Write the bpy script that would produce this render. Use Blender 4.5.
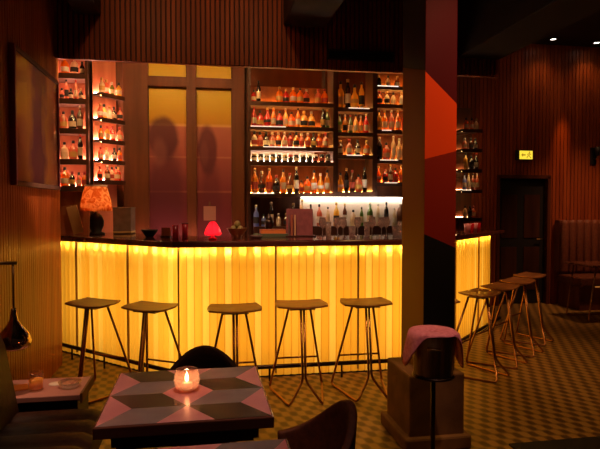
import bpy, bmesh, math, random
from math import sin, cos, pi, radians as R, sqrt, atan2
from mathutils import Vector, Matrix

for o in list(bpy.data.objects):
    bpy.data.objects.remove(o, do_unlink=True)
scene = bpy.context.scene
COL = scene.collection
rnd = random.Random(7)

# ------------------------------------------------------------------ camera
EYE = 1.508
cam_d = bpy.data.cameras.new('camera')
cam_d.sensor_width = 36.0
cam_d.lens = 33.6
cam = bpy.data.objects.new('camera', cam_d)
cam.location = (0, 0, EYE)
cam.rotation_euler = (R(90 - 1.9), 0, R(-10))
COL.objects.link(cam)
scene.camera = cam

# ------------------------------------------------------------------ view, world
vs = scene.view_settings
vs.view_transform = 'Standard'
vs.look = 'None'
vs.gamma = 1.0
vs.use_curve_mapping = False
vs.exposure = 0.0
w = bpy.data.worlds.new('dim_room')
scene.world = w
w.use_nodes = True
bg = w.node_tree.nodes['Background']
bg.inputs[0].default_value = (1.0, 0.42, 0.22, 1)
bg.inputs[1].default_value = 0.008

# ------------------------------------------------------------------ lamps (powers in one place)
P_PANEL = 6.8      # lamps inside the bar front, W per metre
P_TABLE = 150.0
P_BULK = 24.0
P_WALL = 8.0


def aim(o, target):
    d = Vector(target) - o.location
    o.rotation_euler = d.to_track_quat('-Z', 'Y').to_euler()


def spot(name, loc, target, power, colour, deg=60, blend=0.6, radius=0.04):
    l = bpy.data.lights.new(name, 'SPOT')
    l.energy = power
    l.color = colour
    l.spot_size = R(deg)
    l.spot_blend = blend
    l.shadow_soft_size = radius
    o = bpy.data.objects.new(name, l)
    o.location = loc
    COL.objects.link(o)
    aim(o, target)
    return o


def area(name, loc, target, sx, sy, power, colour):
    l = bpy.data.lights.new(name, 'AREA')
    l.shape = 'RECTANGLE'
    l.size, l.size_y = sx, sy
    l.energy = power
    l.color = colour
    o = bpy.data.objects.new(name, l)
    o.location = loc
    COL.objects.link(o)
    aim(o, target)
    return o


WARM = (1.0, 0.52, 0.22)
# ceiling spots, mostly unseen and added to brighten one surface each
spot('table_spot', (0.05, 1.75, 3.85), (-0.05, 2.2, 0.75), P_TABLE, (1.0, 0.60, 0.47), 27, 0.8, 0.06)
spot('bulkhead_fill_spot', (-0.55, 3.3, 3.88), (-0.2, 5.5, 3.0), P_BULK * 1.0, (1.0, 0.42, 0.14), 75, 1.0)
spot('bulkhead_fill_spot', (0.55, 3.4, 3.88), (0.5, 5.5, 3.1), P_BULK * 0.9, (1.0, 0.40, 0.14), 75, 1.0)
spot('pillar_spot', (1.75, 2.0, 3.85), (1.48, 3.3, 2.15), 150.0, (1.0, 0.50, 0.22), 36, 0.9)
spot('wall_spot', (5.08, 7.50, 3.92), (5.08, 7.60, 1.2), P_WALL, (1.0, 0.50, 0.20), 110, 1.0)
spot('wall_spot', (5.83, 7.55, 3.92), (5.83, 7.60, 1.2), P_WALL, (1.0, 0.50, 0.20), 110, 1.0)
spot('wall_streak_spot', (5.55, 7.25, 3.9), (5.44, 7.80, 2.40), 95.0, (1.0, 0.33, 0.04), 15, 1.0)
spot('far_wall_spot', (4.6, 4.6, 3.88), (4.7, 7.8, 2.0), 16.0, (1.0, 0.42, 0.14), 80, 1.0)
spot('seat_spot', (5.6, 6.3, 3.9), (5.7, 7.2, 0.95), 200.0, (1.0, 0.45, 0.2), 60, 1.0)
spot('wing_counter_spot', (3.35, 4.6, 3.88), (3.12, 5.95, 1.2), 130.0, (1.0, 0.46, 0.26), 34, 1.0)
spot('wing_stool_spot', (3.2, 4.4, 3.9), (3.0, 5.0, 0.6), 95.0, (1.0, 0.50, 0.22), 55, 1.0)
spot('bucket_spot', (1.50, 1.3, 3.85), (1.28, 2.93, 0.85), 110.0, (1.0, 0.55, 0.46), 13, 0.9)
spot('floor_fill_spot', (2.2, 2.6, 3.85), (2.7, 3.9, 0.0), 130.0, (1.0, 0.52, 0.16), 70, 1.0)
spot('floor_fill_spot', (0.3, 3.0, 3.88), (0.55, 3.9, 0.0), 110.0, (1.0, 0.55, 0.18), 60, 1.0)
spot('left_wall_spot', (-0.75, 3.9, 3.88), (-1.32, 4.5, 1.6), 2.0, (1.0, 0.40, 0.12), 80, 1.0)
spot('picture_fill_spot', (0.1, 3.7, 3.88), (-1.31, 4.85, 1.92), 380.0, (1.0, 0.52, 0.30), 20, 0.9)
spot('counter_fill_spot', (0.20, 3.6, 3.88), (0.85, 5.35, 1.2), 300.0, (1.0, 0.52, 0.38), 44, 1.0)
spot('side_table_spot', (-0.8, 2.5, 3.88), (-0.93, 3.27, 0.5), 230.0, (1.0, 0.55, 0.32), 15, 1.0)


# ------------------------------------------------------------------ materials
def new_mat(name):
    m = bpy.data.materials.new(name)
    m.use_nodes = True
    nt = m.node_tree
    return m, nt, nt.nodes['Principled BSDF']


def plain(name, col, rough=0.5, metal=0.0, spec=0.5, coat=0.0):
    m, nt, b = new_mat(name)
    b.inputs['Base Color'].default_value = (*col, 1)
    b.inputs['Roughness'].default_value = rough
    b.inputs['Metallic'].default_value = metal
    b.inputs['Specular IOR Level'].default_value = spec
    b.inputs['Coat Weight'].default_value = coat
    return m


def noisy(name, c1, c2, scale=(8, 8, 8), rough=0.5, metal=0.0, bump=0.0, detail=4, coat=0.0, lo=0.35, hi=0.65):
    m, nt, b = new_mat(name)
    N, L = nt.nodes, nt.links
    tc = N.new('ShaderNodeTexCoord')
    mp = N.new('ShaderNodeMapping')
    mp.inputs['Scale'].default_value = scale
    nz = N.new('ShaderNodeTexNoise')
    nz.inputs['Scale'].default_value = 1.0
    nz.inputs['Detail'].default_value = detail
    rp = N.new('ShaderNodeValToRGB')
    rp.color_ramp.elements[0].position = lo
    rp.color_ramp.elements[1].position = hi
    rp.color_ramp.elements[0].color = (*c1, 1)
    rp.color_ramp.elements[1].color = (*c2, 1)
    L.new(tc.outputs['Object'], mp.inputs['Vector'])
    L.new(mp.outputs['Vector'], nz.inputs['Vector'])
    L.new(nz.outputs['Fac'], rp.inputs['Fac'])
    L.new(rp.outputs['Color'], b.inputs['Base Color'])
    b.inputs['Roughness'].default_value = rough
    b.inputs['Specular IOR Level'].default_value = 0.3
    b.inputs['Metallic'].default_value = metal
    b.inputs['Coat Weight'].default_value = coat
    if bump:
        bp = N.new('ShaderNodeBump')
        bp.inputs['Strength'].default_value = bump
        bp.inputs['Distance'].default_value = 0.01
        L.new(nz.outputs['Fac'], bp.inputs['Height'])
        L.new(bp.outputs['Normal'], b.inputs['Normal'])
    return m


def emit(name, col, strength):
    m = bpy.data.materials.new(name)
    m.use_nodes = True
    nt = m.node_tree
    nt.nodes.clear()
    e = nt.nodes.new('ShaderNodeEmission')
    e.inputs[0].default_value = (*col, 1)
    e.inputs[1].default_value = strength
    o = nt.nodes.new('ShaderNodeOutputMaterial')
    nt.links.new(e.outputs[0], o.inputs[0])
    return m


def tinted(name, col, trans=0.6, gloss=0.18, rough=0.12):
    """tinted glass with its contents: lets light through diffusely, with a glossy skin"""
    m = bpy.data.materials.new(name)
    m.use_nodes = True
    nt = m.node_tree
    nt.nodes.clear()
    N, L = nt.nodes, nt.links
    d = N.new('ShaderNodeBsdfDiffuse')
    t = N.new('ShaderNodeBsdfTranslucent')
    g = N.new('ShaderNodeBsdfGlossy')
    d.inputs[0].default_value = (*col, 1)
    t.inputs[0].default_value = (*col, 1)
    g.inputs[0].default_value = (1, 1, 1, 1)
    g.inputs['Roughness'].default_value = rough
    m1 = N.new('ShaderNodeMixShader')
    m1.inputs[0].default_value = trans
    L.new(d.outputs[0], m1.inputs[1])
    L.new(t.outputs[0], m1.inputs[2])
    m2 = N.new('ShaderNodeMixShader')
    m2.inputs[0].default_value = gloss
    L.new(m1.outputs[0], m2.inputs[1])
    L.new(g.outputs[0], m2.inputs[2])
    o = N.new('ShaderNodeOutputMaterial')
    L.new(m2.outputs[0], o.inputs[0])
    return m


def glass(name, col=(1, 1, 1), rough=0.03, ior=1.25):
    m, nt, b = new_mat(name)
    b.inputs['Base Color'].default_value = (*col, 1)
    b.inputs['Transmission Weight'].default_value = 1.0
    b.inputs['Roughness'].default_value = rough
    b.inputs['IOR'].default_value = ior
    return m


def thin_glass(name, col, gloss=0.2, rough=0.04, milky=0.06):
    m = bpy.data.materials.new(name)
    m.use_nodes = True
    nt = m.node_tree
    nt.nodes.clear()
    N, L = nt.nodes, nt.links
    t = N.new('ShaderNodeBsdfTransparent')
    d = N.new('ShaderNodeBsdfTranslucent')
    g = N.new('ShaderNodeBsdfGlossy')
    for n in (t, d):
        n.inputs[0].default_value = (*col, 1)
    g.inputs['Roughness'].default_value = rough
    a = N.new('ShaderNodeMixShader')
    a.inputs[0].default_value = milky
    L.new(t.outputs[0], a.inputs[1])
    L.new(d.outputs[0], a.inputs[2])
    b = N.new('ShaderNodeMixShader')
    b.inputs[0].default_value = gloss
    L.new(a.outputs[0], b.inputs[1])
    L.new(g.outputs[0], b.inputs[2])
    o = N.new('ShaderNodeOutputMaterial')
    L.new(b.outputs[0], o.inputs[0])
    return m


def math_node(nt, op, a, b=None):
    n = nt.nodes.new('ShaderNodeMath')
    n.operation = op
    for i, v in enumerate((a, b)):
        if v is None:
            continue
        if isinstance(v, (int, float)):
            n.inputs[i].default_value = v
        else:
            nt.links.new(v, n.inputs[i])
    return n.outputs[0]


def floor_material():
    """woven wave pattern: dark brown shapes on ochre, about a hand wide"""
    m, nt, b = new_mat('patterned_floor')
    N, L = nt.nodes, nt.links
    tc = N.new('ShaderNodeTexCoord')
    sp = N.new('ShaderNodeSeparateXYZ')
    L.new(tc.outputs['Object'], sp.inputs[0])
    X, Y = sp.outputs[0], sp.outputs[1]
    a = math_node(nt, 'MULTIPLY', X, 2 * pi / 0.115)
    c = math_node(nt, 'MULTIPLY', Y, 2 * pi / 0.155)
    s1 = math_node(nt, 'SINE', math_node(nt, 'ADD', a, c))
    s2 = math_node(nt, 'SINE', math_node(nt, 'SUBTRACT', a, math_node(nt, 'MULTIPLY', c, 0.72)))
    v = math_node(nt, 'ADD', s1, math_node(nt, 'MULTIPLY', s2, 0.9))
    nz = N.new('ShaderNodeTexNoise')
    nz.inputs['Scale'].default_value = 14
    L.new(tc.outputs['Object'], nz.inputs['Vector'])
    v = math_node(nt, 'ADD', v, math_node(nt, 'MULTIPLY', math_node(nt, 'SUBTRACT', nz.outputs['Fac'], 0.5), 1.2))
    mr = N.new('ShaderNodeMapRange')
    mr.inputs['From Min'].default_value = -0.7
    mr.inputs['From Max'].default_value = 0.9
    L.new(v, mr.inputs['Value'])
    mx = N.new('ShaderNodeMix')
    mx.data_type = 'RGBA'
    L.new(mr.outputs[0], mx.inputs['Factor'])
    mx.inputs['A'].default_value = (0.36, 0.205, 0.048, 1)
    mx.inputs['B'].default_value = (0.10, 0.052, 0.013, 1)
    L.new(mx.outputs['Result'], b.inputs['Base Color'])
    b.inputs['Roughness'].default_value = 0.42
    b.inputs['Specular IOR Level'].default_value = 0.35
    return m


def pillar_material():
    """colour blocks on the pillar: maroon, orange, oxblood and black with slanted edges; olive below black on the side"""
    m, nt, b = new_mat('painted_pillar')
    N, L = nt.nodes, nt.links
    tc = N.new('ShaderNodeTexCoord')
    sp = N.new('ShaderNodeSeparateXYZ')
    L.new(tc.outputs['Object'], sp.inputs[0])
    gn = N.new('ShaderNodeNewGeometry')
    sn = N.new('ShaderNodeSeparateXYZ')
    L.new(gn.outputs['Normal'], sn.inputs[0])
    X, Z = sp.outputs[0], sp.outputs[2]
    side = math_node(nt, 'GREATER_THAN', math_node(nt, 'ABSOLUTE', sn.outputs[0]), 0.6)

    def mix(f, a, bb):
        n = N.new('ShaderNodeMix')
        n.data_type = 'RGBA'
        L.new(f, n.inputs['Factor'])
        for k, v in (('A', a), ('B', bb)):
            if isinstance(v, tuple):
                n.inputs[k].default_value = (*v, 1)
            else:
                L.new(v, n.inputs[k])
        return n.outputs['Result']
    # z of the edges: x runs 0 .. 0.211 across the front
    e1 = math_node(nt, 'ADD', math_node(nt, 'MULTIPLY', X, -0.92), 2.333)
    e2 = math_node(nt, 'ADD', math_node(nt, 'MULTIPLY', math_node(nt, 'POWER', X, 1.0), 0.26), 1.795)
    e3 = math_node(nt, 'ADD', math_node(nt, 'MULTIPLY', X, -0.42), 1.335)
    front = mix(math_node(nt, 'GREATER_THAN', Z, e3), (0.008, 0.006, 0.006), (0.22, 0.014, 0.005))
    front = mix(math_node(nt, 'GREATER_THAN', Z, e2), front, (0.74, 0.062, 0.006))
    front = mix(math_node(nt, 'GREATER_THAN', Z, e1), front, (0.075, 0.0015, 0.007))
    Y = sp.outputs[1]
    e4 = math_node(nt, 'ADD', math_node(nt, 'MULTIPLY', Y, 0.28), 2.338)
    flank = mix(math_node(nt, 'GREATER_THAN', Z, e4), (0.27, 0.11, 0.008), (0.012, 0.008, 0.006))
    L.new(mix(side, front, flank), b.inputs['Base Color'])
    b.inputs['Specular IOR Level'].default_value = 0.15
    b.inputs['Roughness'].default_value = 0.55
    return m


def wood(name, c1, c2, rough=0.45, coat=0.0, sc=(9, 9, 0.9)):
    return noisy(name, c1, c2, sc, rough, 0, 0.05, 5, coat)


MT = {}
MT['slat'] = wood('slat_wood', (0.25, 0.046, 0.010), (0.42, 0.090, 0.019), 0.42)
MT['slat_gap'] = plain('slat_gap_shade', (0.075, 0.020, 0.007), 0.6)  # shade between the slats put into the colour
MT['slat_dark'] = wood('slat_wood_deep', (0.11, 0.034, 0.014), (0.19, 0.062, 0.022), 0.42)
MT['slat_left'] = wood('slat_wood_left', (0.29, 0.066, 0.013), (0.46, 0.125, 0.024), 0.36)
MT['frame_wood'] = wood('frame_wood', (0.085, 0.019, 0.005), (0.14, 0.034, 0.009), 0.6)
MT['shelf_wood'] = wood('shelf_wood', (0.040, 0.014, 0.008), (0.075, 0.026, 0.012), 0.4)
MT['back_wood'] = wood('back_panel_wood', (0.13, 0.028, 0.006), (0.21, 0.050, 0.010), 0.5)
MT['back_rose'] = wood('rose_back_panel', (0.42, 0.115, 0.058), (0.56, 0.18, 0.09), 0.5)
MT['counter'] = wood('counter_wood', (0.060, 0.014, 0.010), (0.11, 0.026, 0.016), 0.16, 0.6, (2, 9, 9))
MT['black'] = plain('black_paint', (0.010, 0.008, 0.007), 0.6)
MT['ceiling'] = noisy('ceiling_paint', (0.016, 0.011, 0.009), (0.024, 0.017, 0.013), (1.5, 1.5, 1.5), 0.8)
MT['beam'] = noisy('beam_paint', (0.050, 0.040, 0.034), (0.085, 0.068, 0.058), (3, 3, 3), 0.8)
MT['floor'] = floor_material()
MT['pillar'] = pillar_material()
MT['plinth'] = noisy('plinth_stone', (0.14, 0.060, 0.018), (0.22, 0.100, 0.030), (7, 7, 7), 0.75, 0, 0.25)
MT['copper'] = plain('copper_rod', (0.42, 0.19, 0.09), 0.32, 1.0)
MT['bronze'] = plain('dark_bronze', (0.16, 0.085, 0.045), 0.34, 1.0)
MT['ply'] = wood('stool_ply', (0.24, 0.085, 0.025), (0.36, 0.135, 0.040), 0.4, 0.2, (6, 20, 6))
MT['rail'] = plain('rail_steel', (0.06, 0.04, 0.03), 0.35, 1.0)
MT['chrome'] = plain('chrome', (0.66, 0.52, 0.40), 0.09, 1.0)
MT['steel'] = noisy('brushed_bucket', (0.20, 0.15, 0.12), (0.34, 0.26, 0.20), (60, 60, 2), 0.3, 1.0)
MT['leather'] = noisy('brown_leather', (0.026, 0.0055, 0.0016), (0.038, 0.0085, 0.0026), (30, 30, 30), 0.55, 0, 0.2)
MT['velvet'] = noisy('wine_upholstery', (0.085, 0.020, 0.006), (0.13, 0.030, 0.008), (40, 40, 40), 0.7, 0, 0.1)
MT['velvet_dark'] = noisy('plum_upholstery', (0.030, 0.009, 0.010), (0.045, 0.013, 0.014), (40, 40, 40), 0.8, 0, 0.1)
MT['stripe'] = noisy('channel_upholstery', (0.15, 0.042, 0.022), (0.21, 0.06, 0.03), (30, 30, 30), 0.6)
MT['pink'] = noisy('pink_inlay', (0.52, 0.19, 0.19), (0.62, 0.25, 0.24), (9, 9, 9), 0.28)
MT['grey'] = noisy('grey_inlay', (0.16, 0.135, 0.135), (0.21, 0.175, 0.17), (9, 9, 9), 0.24)
MT['charcoal'] = noisy('charcoal_inlay', (0.030, 0.027, 0.020), (0.048, 0.040, 0.029), (9, 9, 9), 0.22)
MT['table_edge'] = wood('table_edge', (0.10, 0.032, 0.020), (0.17, 0.055, 0.03), 0.26, 0.3, (2, 9, 9))
MT['cloth'] = noisy('pink_cloth', (0.72, 0.20, 0.27), (0.86, 0.30, 0.38), (50, 50, 50), 0.85, 0, 0.3)
MT['clear'] = glass('clear_glass', (1, 0.97, 0.94), 0.02, 1.22)
MT['clear_thin'] = thin_glass('clear_glassware', (1.0, 0.88, 0.80), 0.30, 0.06, 0.34)
MT['thin'] = thin_glass('thin_glass', (1.0, 0.95, 0.90), 0.09, 0.04, 0.02)
MT['frosted'] = thin_glass('rosy_candle_glass', (1.0, 0.72, 0.62), 0.12, 0.06, 0.20)
MT['whisky'] = glass('whisky', (1.0, 0.42, 0.10), 0.02, 1.33)
MT['wax'] = plain('candle_wax', (0.85, 0.7, 0.55), 0.6)
MT['flame'] = emit('flame', (1.0, 0.62, 0.28), 60.0)
MT['bulb'] = emit('bulb_glow', (1.0, 0.78, 0.42), 130.0)
MT['led_white'] = emit('led_white', (1.0, 0.74, 0.52), 1.2)
MT['led_cool'] = emit('led_cool', (1.0, 0.82, 0.66), 1.4)
MT['led_row'] = emit('led_row', (1.0, 0.76, 0.54), 110.0)
MT['led_under'] = emit('led_under', (1.0, 0.58, 0.20), 14.0)
MT['led_amber'] = emit('led_amber', (1.0, 0.52, 0.11), 112.0)
MT['led_dim'] = emit('led_dim', (1.0, 0.50, 0.22), 16.0)
MT['led_pink'] = emit('led_pink', (1.0, 0.47, 0.32), 150.0)
MT['exit'] = emit('exit_glow', (1.0, 0.72, 0.05), 1.1)
MT['exit_mark'] = emit('exit_mark', (1.0, 0.55, 0.03), 0.40)
MT['spot_glow'] = emit('spot_glow', (1.0, 0.86, 0.74), 8.0)
MT['mirror'] = plain('aged_mirror', (0.42, 0.38, 0.36), 0.12, 1.0)
MT['glow_panel'] = tinted('bar_front_sheet', (0.96, 0.52, 0.07), 0.62, 0.02, 0.4)
MT['glow_panel_b'] = tinted('bar_front_sheet_warm', (0.93, 0.47, 0.050), 0.61, 0.02, 0.4)
MT['glow_panel_c'] = tinted('bar_front_sheet_pale', (0.99, 0.62, 0.13), 0.66, 0.02, 0.4)
MT['glow_panel_d'] = tinted('bar_front_fold', (0.80, 0.36, 0.035), 0.55, 0.02, 0.4)
MT['seam'] = plain('seam_strip', (0.30, 0.15, 0.035), 0.5)
MT['paper'] = noisy('menu_card', (0.62, 0.36, 0.14), (0.72, 0.44, 0.18), (9, 9, 3), 0.7)
MT['rust'] = noisy('rust_card', (0.42, 0.12, 0.045), (0.5, 0.16, 0.06), (9, 9, 3), 0.7)
MT['menu_red'] = noisy('menu_leather', (0.26, 0.085, 0.070), (0.34, 0.11, 0.09), (20, 20, 20), 0.5)
MT['crate'] = noisy('taupe_box', (0.17, 0.095, 0.075), (0.23, 0.13, 0.10), (14, 14, 14), 0.7)
MT['shade'] = None
MT['red_glass'] = tinted('red_glass', (0.80, 0.030, 0.045), 0.6, 0.15)
MT['red_glow'] = tinted('red_lamp_glass', (0.95, 0.06, 0.10), 0.7, 0.12)
MT['brass'] = plain('brass', (0.55, 0.33, 0.12), 0.3, 1.0)
MT['orange_card'] = plain('orange_card', (0.80, 0.24, 0.04), 0.5)
MT['green_card'] = plain('green_card', (0.10, 0.13, 0.05), 0.5)
MT['white_card'] = plain('white_card', (0.80, 0.66, 0.56), 0.6)
MT['purple'] = plain('magenta_frame', (0.26, 0.045, 0.075), 0.4)
MT['fabric_rose'] = plain('rose_mat', (0.46, 0.20, 0.17), 0.5)


def lamp_shade_material():
    m = bpy.data.materials.new('marbled_shade')
    m.use_nodes = True
    nt = m.node_tree
    nt.nodes.clear()
    N, L = nt.nodes, nt.links
    tc = N.new('ShaderNodeTexCoord')
    nz = N.new('ShaderNodeTexNoise')
    nz.inputs['Scale'].default_value = 11
    nz.inputs['Distortion'].default_value = 2.0
    L.new(tc.outputs['Object'], nz.inputs['Vector'])
    rp = N.new('ShaderNodeValToRGB')
    rp.color_ramp.elements[0].position = 0.40
    rp.color_ramp.elements[0].color = (0.95, 0.62, 0.34, 1)
    rp.color_ramp.elements[1].position = 0.56
    rp.color_ramp.elements[1].color = (0.62, 0.20, 0.05, 1)
    L.new(nz.outputs['Fac'], rp.inputs['Fac'])
    d = N.new('ShaderNodeBsdfDiffuse')
    t = N.new('ShaderNodeBsdfTranslucent')
    L.new(rp.outputs[0], d.inputs[0])
    L.new(rp.outputs[0], t.inputs[0])
    mx = N.new('ShaderNodeMixShader')
    mx.inputs[0].default_value = 0.55
    L.new(d.outputs[0], mx.inputs[1])
    L.new(t.outputs[0], mx.inputs[2])
    o = N.new('ShaderNodeOutputMaterial')
    L.new(mx.outputs[0], o.inputs[0])
    return m


MT['shade'] = lamp_shade_material()


def banded_print(name, bands, rough=0.2, noise=0.5, axis=2, span=1.0):
    """a printed sheet: colour bands along one axis with cloudy blotches"""
    m, nt, b = new_mat(name)
    N, L = nt.nodes, nt.links
    tc = N.new('ShaderNodeTexCoord')
    sp = N.new('ShaderNodeSeparateXYZ')
    L.new(tc.outputs['Object'], sp.inputs[0])
    nz = N.new('ShaderNodeTexNoise')
    nz.inputs['Scale'].default_value = 3.2
    nz.inputs['Detail'].default_value = 3
    L.new(tc.outputs['Object'], nz.inputs['Vector'])
    v = math_node(nt, 'DIVIDE', sp.outputs[axis], span)
    v = math_node(nt, 'ADD', v, math_node(nt, 'MULTIPLY', math_node(nt, 'SUBTRACT', nz.outputs['Fac'], 0.5), noise))
    rp = N.new('ShaderNodeValToRGB')
    cr = rp.color_ramp
    while len(cr.elements) < len(bands):
        cr.elements.new(0.5)
    for e, (p, c) in zip(cr.elements, bands):
        e.position = p
        e.color = (*c, 1)
    L.new(v, rp.inputs['Fac'])
    L.new(rp.outputs[0], b.inputs['Base Color'])
    b.inputs['Roughness'].default_value = rough
    return m


MT['picture_art'] = banded_print('picture_print', [(0.0, (0.52, 0.20, 0.09)), (0.28, (0.62, 0.30, 0.08)), (0.42, (0.22, 0.07, 0.15)),
                                                   (0.58, (0.17, 0.06, 0.13)), (0.70, (0.70, 0.34, 0.07)), (1.0, (0.56, 0.22, 0.10))], 0.22, 0.35, 1, 1.2)

def painted_reflections():
    """painted-in reflections: ochre above, rose in the middle, plum below, with two soft dark figures"""
    m, nt, b = new_mat('painted_reflections')
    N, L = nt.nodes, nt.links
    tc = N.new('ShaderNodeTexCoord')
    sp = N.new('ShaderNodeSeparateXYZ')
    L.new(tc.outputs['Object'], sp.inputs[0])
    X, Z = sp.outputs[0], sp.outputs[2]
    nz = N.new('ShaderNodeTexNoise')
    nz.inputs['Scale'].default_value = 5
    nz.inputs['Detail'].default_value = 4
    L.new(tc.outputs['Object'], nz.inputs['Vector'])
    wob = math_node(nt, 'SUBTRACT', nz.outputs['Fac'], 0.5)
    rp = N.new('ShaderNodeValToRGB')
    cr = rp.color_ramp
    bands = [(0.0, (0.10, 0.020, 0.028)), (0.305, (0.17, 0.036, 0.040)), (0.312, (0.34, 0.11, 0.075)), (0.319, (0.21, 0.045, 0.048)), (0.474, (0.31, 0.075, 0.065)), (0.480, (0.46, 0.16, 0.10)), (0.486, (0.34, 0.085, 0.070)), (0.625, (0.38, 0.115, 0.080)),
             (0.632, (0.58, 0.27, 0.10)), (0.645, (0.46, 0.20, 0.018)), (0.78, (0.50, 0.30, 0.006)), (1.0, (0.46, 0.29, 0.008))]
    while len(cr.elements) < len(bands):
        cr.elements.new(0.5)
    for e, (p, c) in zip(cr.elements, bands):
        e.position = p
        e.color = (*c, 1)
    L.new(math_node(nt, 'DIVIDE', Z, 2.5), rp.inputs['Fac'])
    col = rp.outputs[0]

    def mix(f, a, c):
        n = N.new('ShaderNodeMix')
        n.data_type = 'RGBA'
        L.new(f, n.inputs['Factor'])
        L.new(a, n.inputs['A'])
        n.inputs['B'].default_value = (*c, 1)
        return n.outputs['Result']

    def oval(cx, cz, rx, rz, soft, amount):
        dx = math_node(nt, 'DIVIDE', math_node(nt, 'SUBTRACT', X, cx), rx)
        dz = math_node(nt, 'DIVIDE', math_node(nt, 'SUBTRACT', Z, cz), rz)
        d = math_node(nt, 'SQRT', math_node(nt, 'ADD', math_node(nt, 'MULTIPLY', dx, dx), math_node(nt, 'MULTIPLY', dz, dz)))
        d = math_node(nt, 'ADD', d, math_node(nt, 'MULTIPLY', wob, 0.35))
        mr = N.new('ShaderNodeMapRange')
        mr.interpolation_type = 'SMOOTHSTEP'
        mr.inputs['From Min'].default_value = 1.0 + soft
        mr.inputs['From Max'].default_value = 1.0 - soft
        mr.inputs['To Max'].default_value = amount
        L.new(d, mr.inputs['Value'])
        return mr.outputs[0]
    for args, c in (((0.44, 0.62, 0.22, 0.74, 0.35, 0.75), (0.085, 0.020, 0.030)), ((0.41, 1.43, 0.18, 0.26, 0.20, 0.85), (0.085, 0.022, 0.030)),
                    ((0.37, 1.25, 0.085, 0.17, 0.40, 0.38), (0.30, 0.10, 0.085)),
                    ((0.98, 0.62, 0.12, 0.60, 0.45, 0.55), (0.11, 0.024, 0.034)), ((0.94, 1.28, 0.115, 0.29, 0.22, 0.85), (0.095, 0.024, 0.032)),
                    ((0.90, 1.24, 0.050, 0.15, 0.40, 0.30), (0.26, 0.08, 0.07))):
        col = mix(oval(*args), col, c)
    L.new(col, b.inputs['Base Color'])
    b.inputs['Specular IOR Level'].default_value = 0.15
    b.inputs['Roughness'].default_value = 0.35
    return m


MT['window_reflections'] = painted_reflections()
MT['pane'] = glass('window_pane', (1, 1, 1), 0.0, 1.08)


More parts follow.
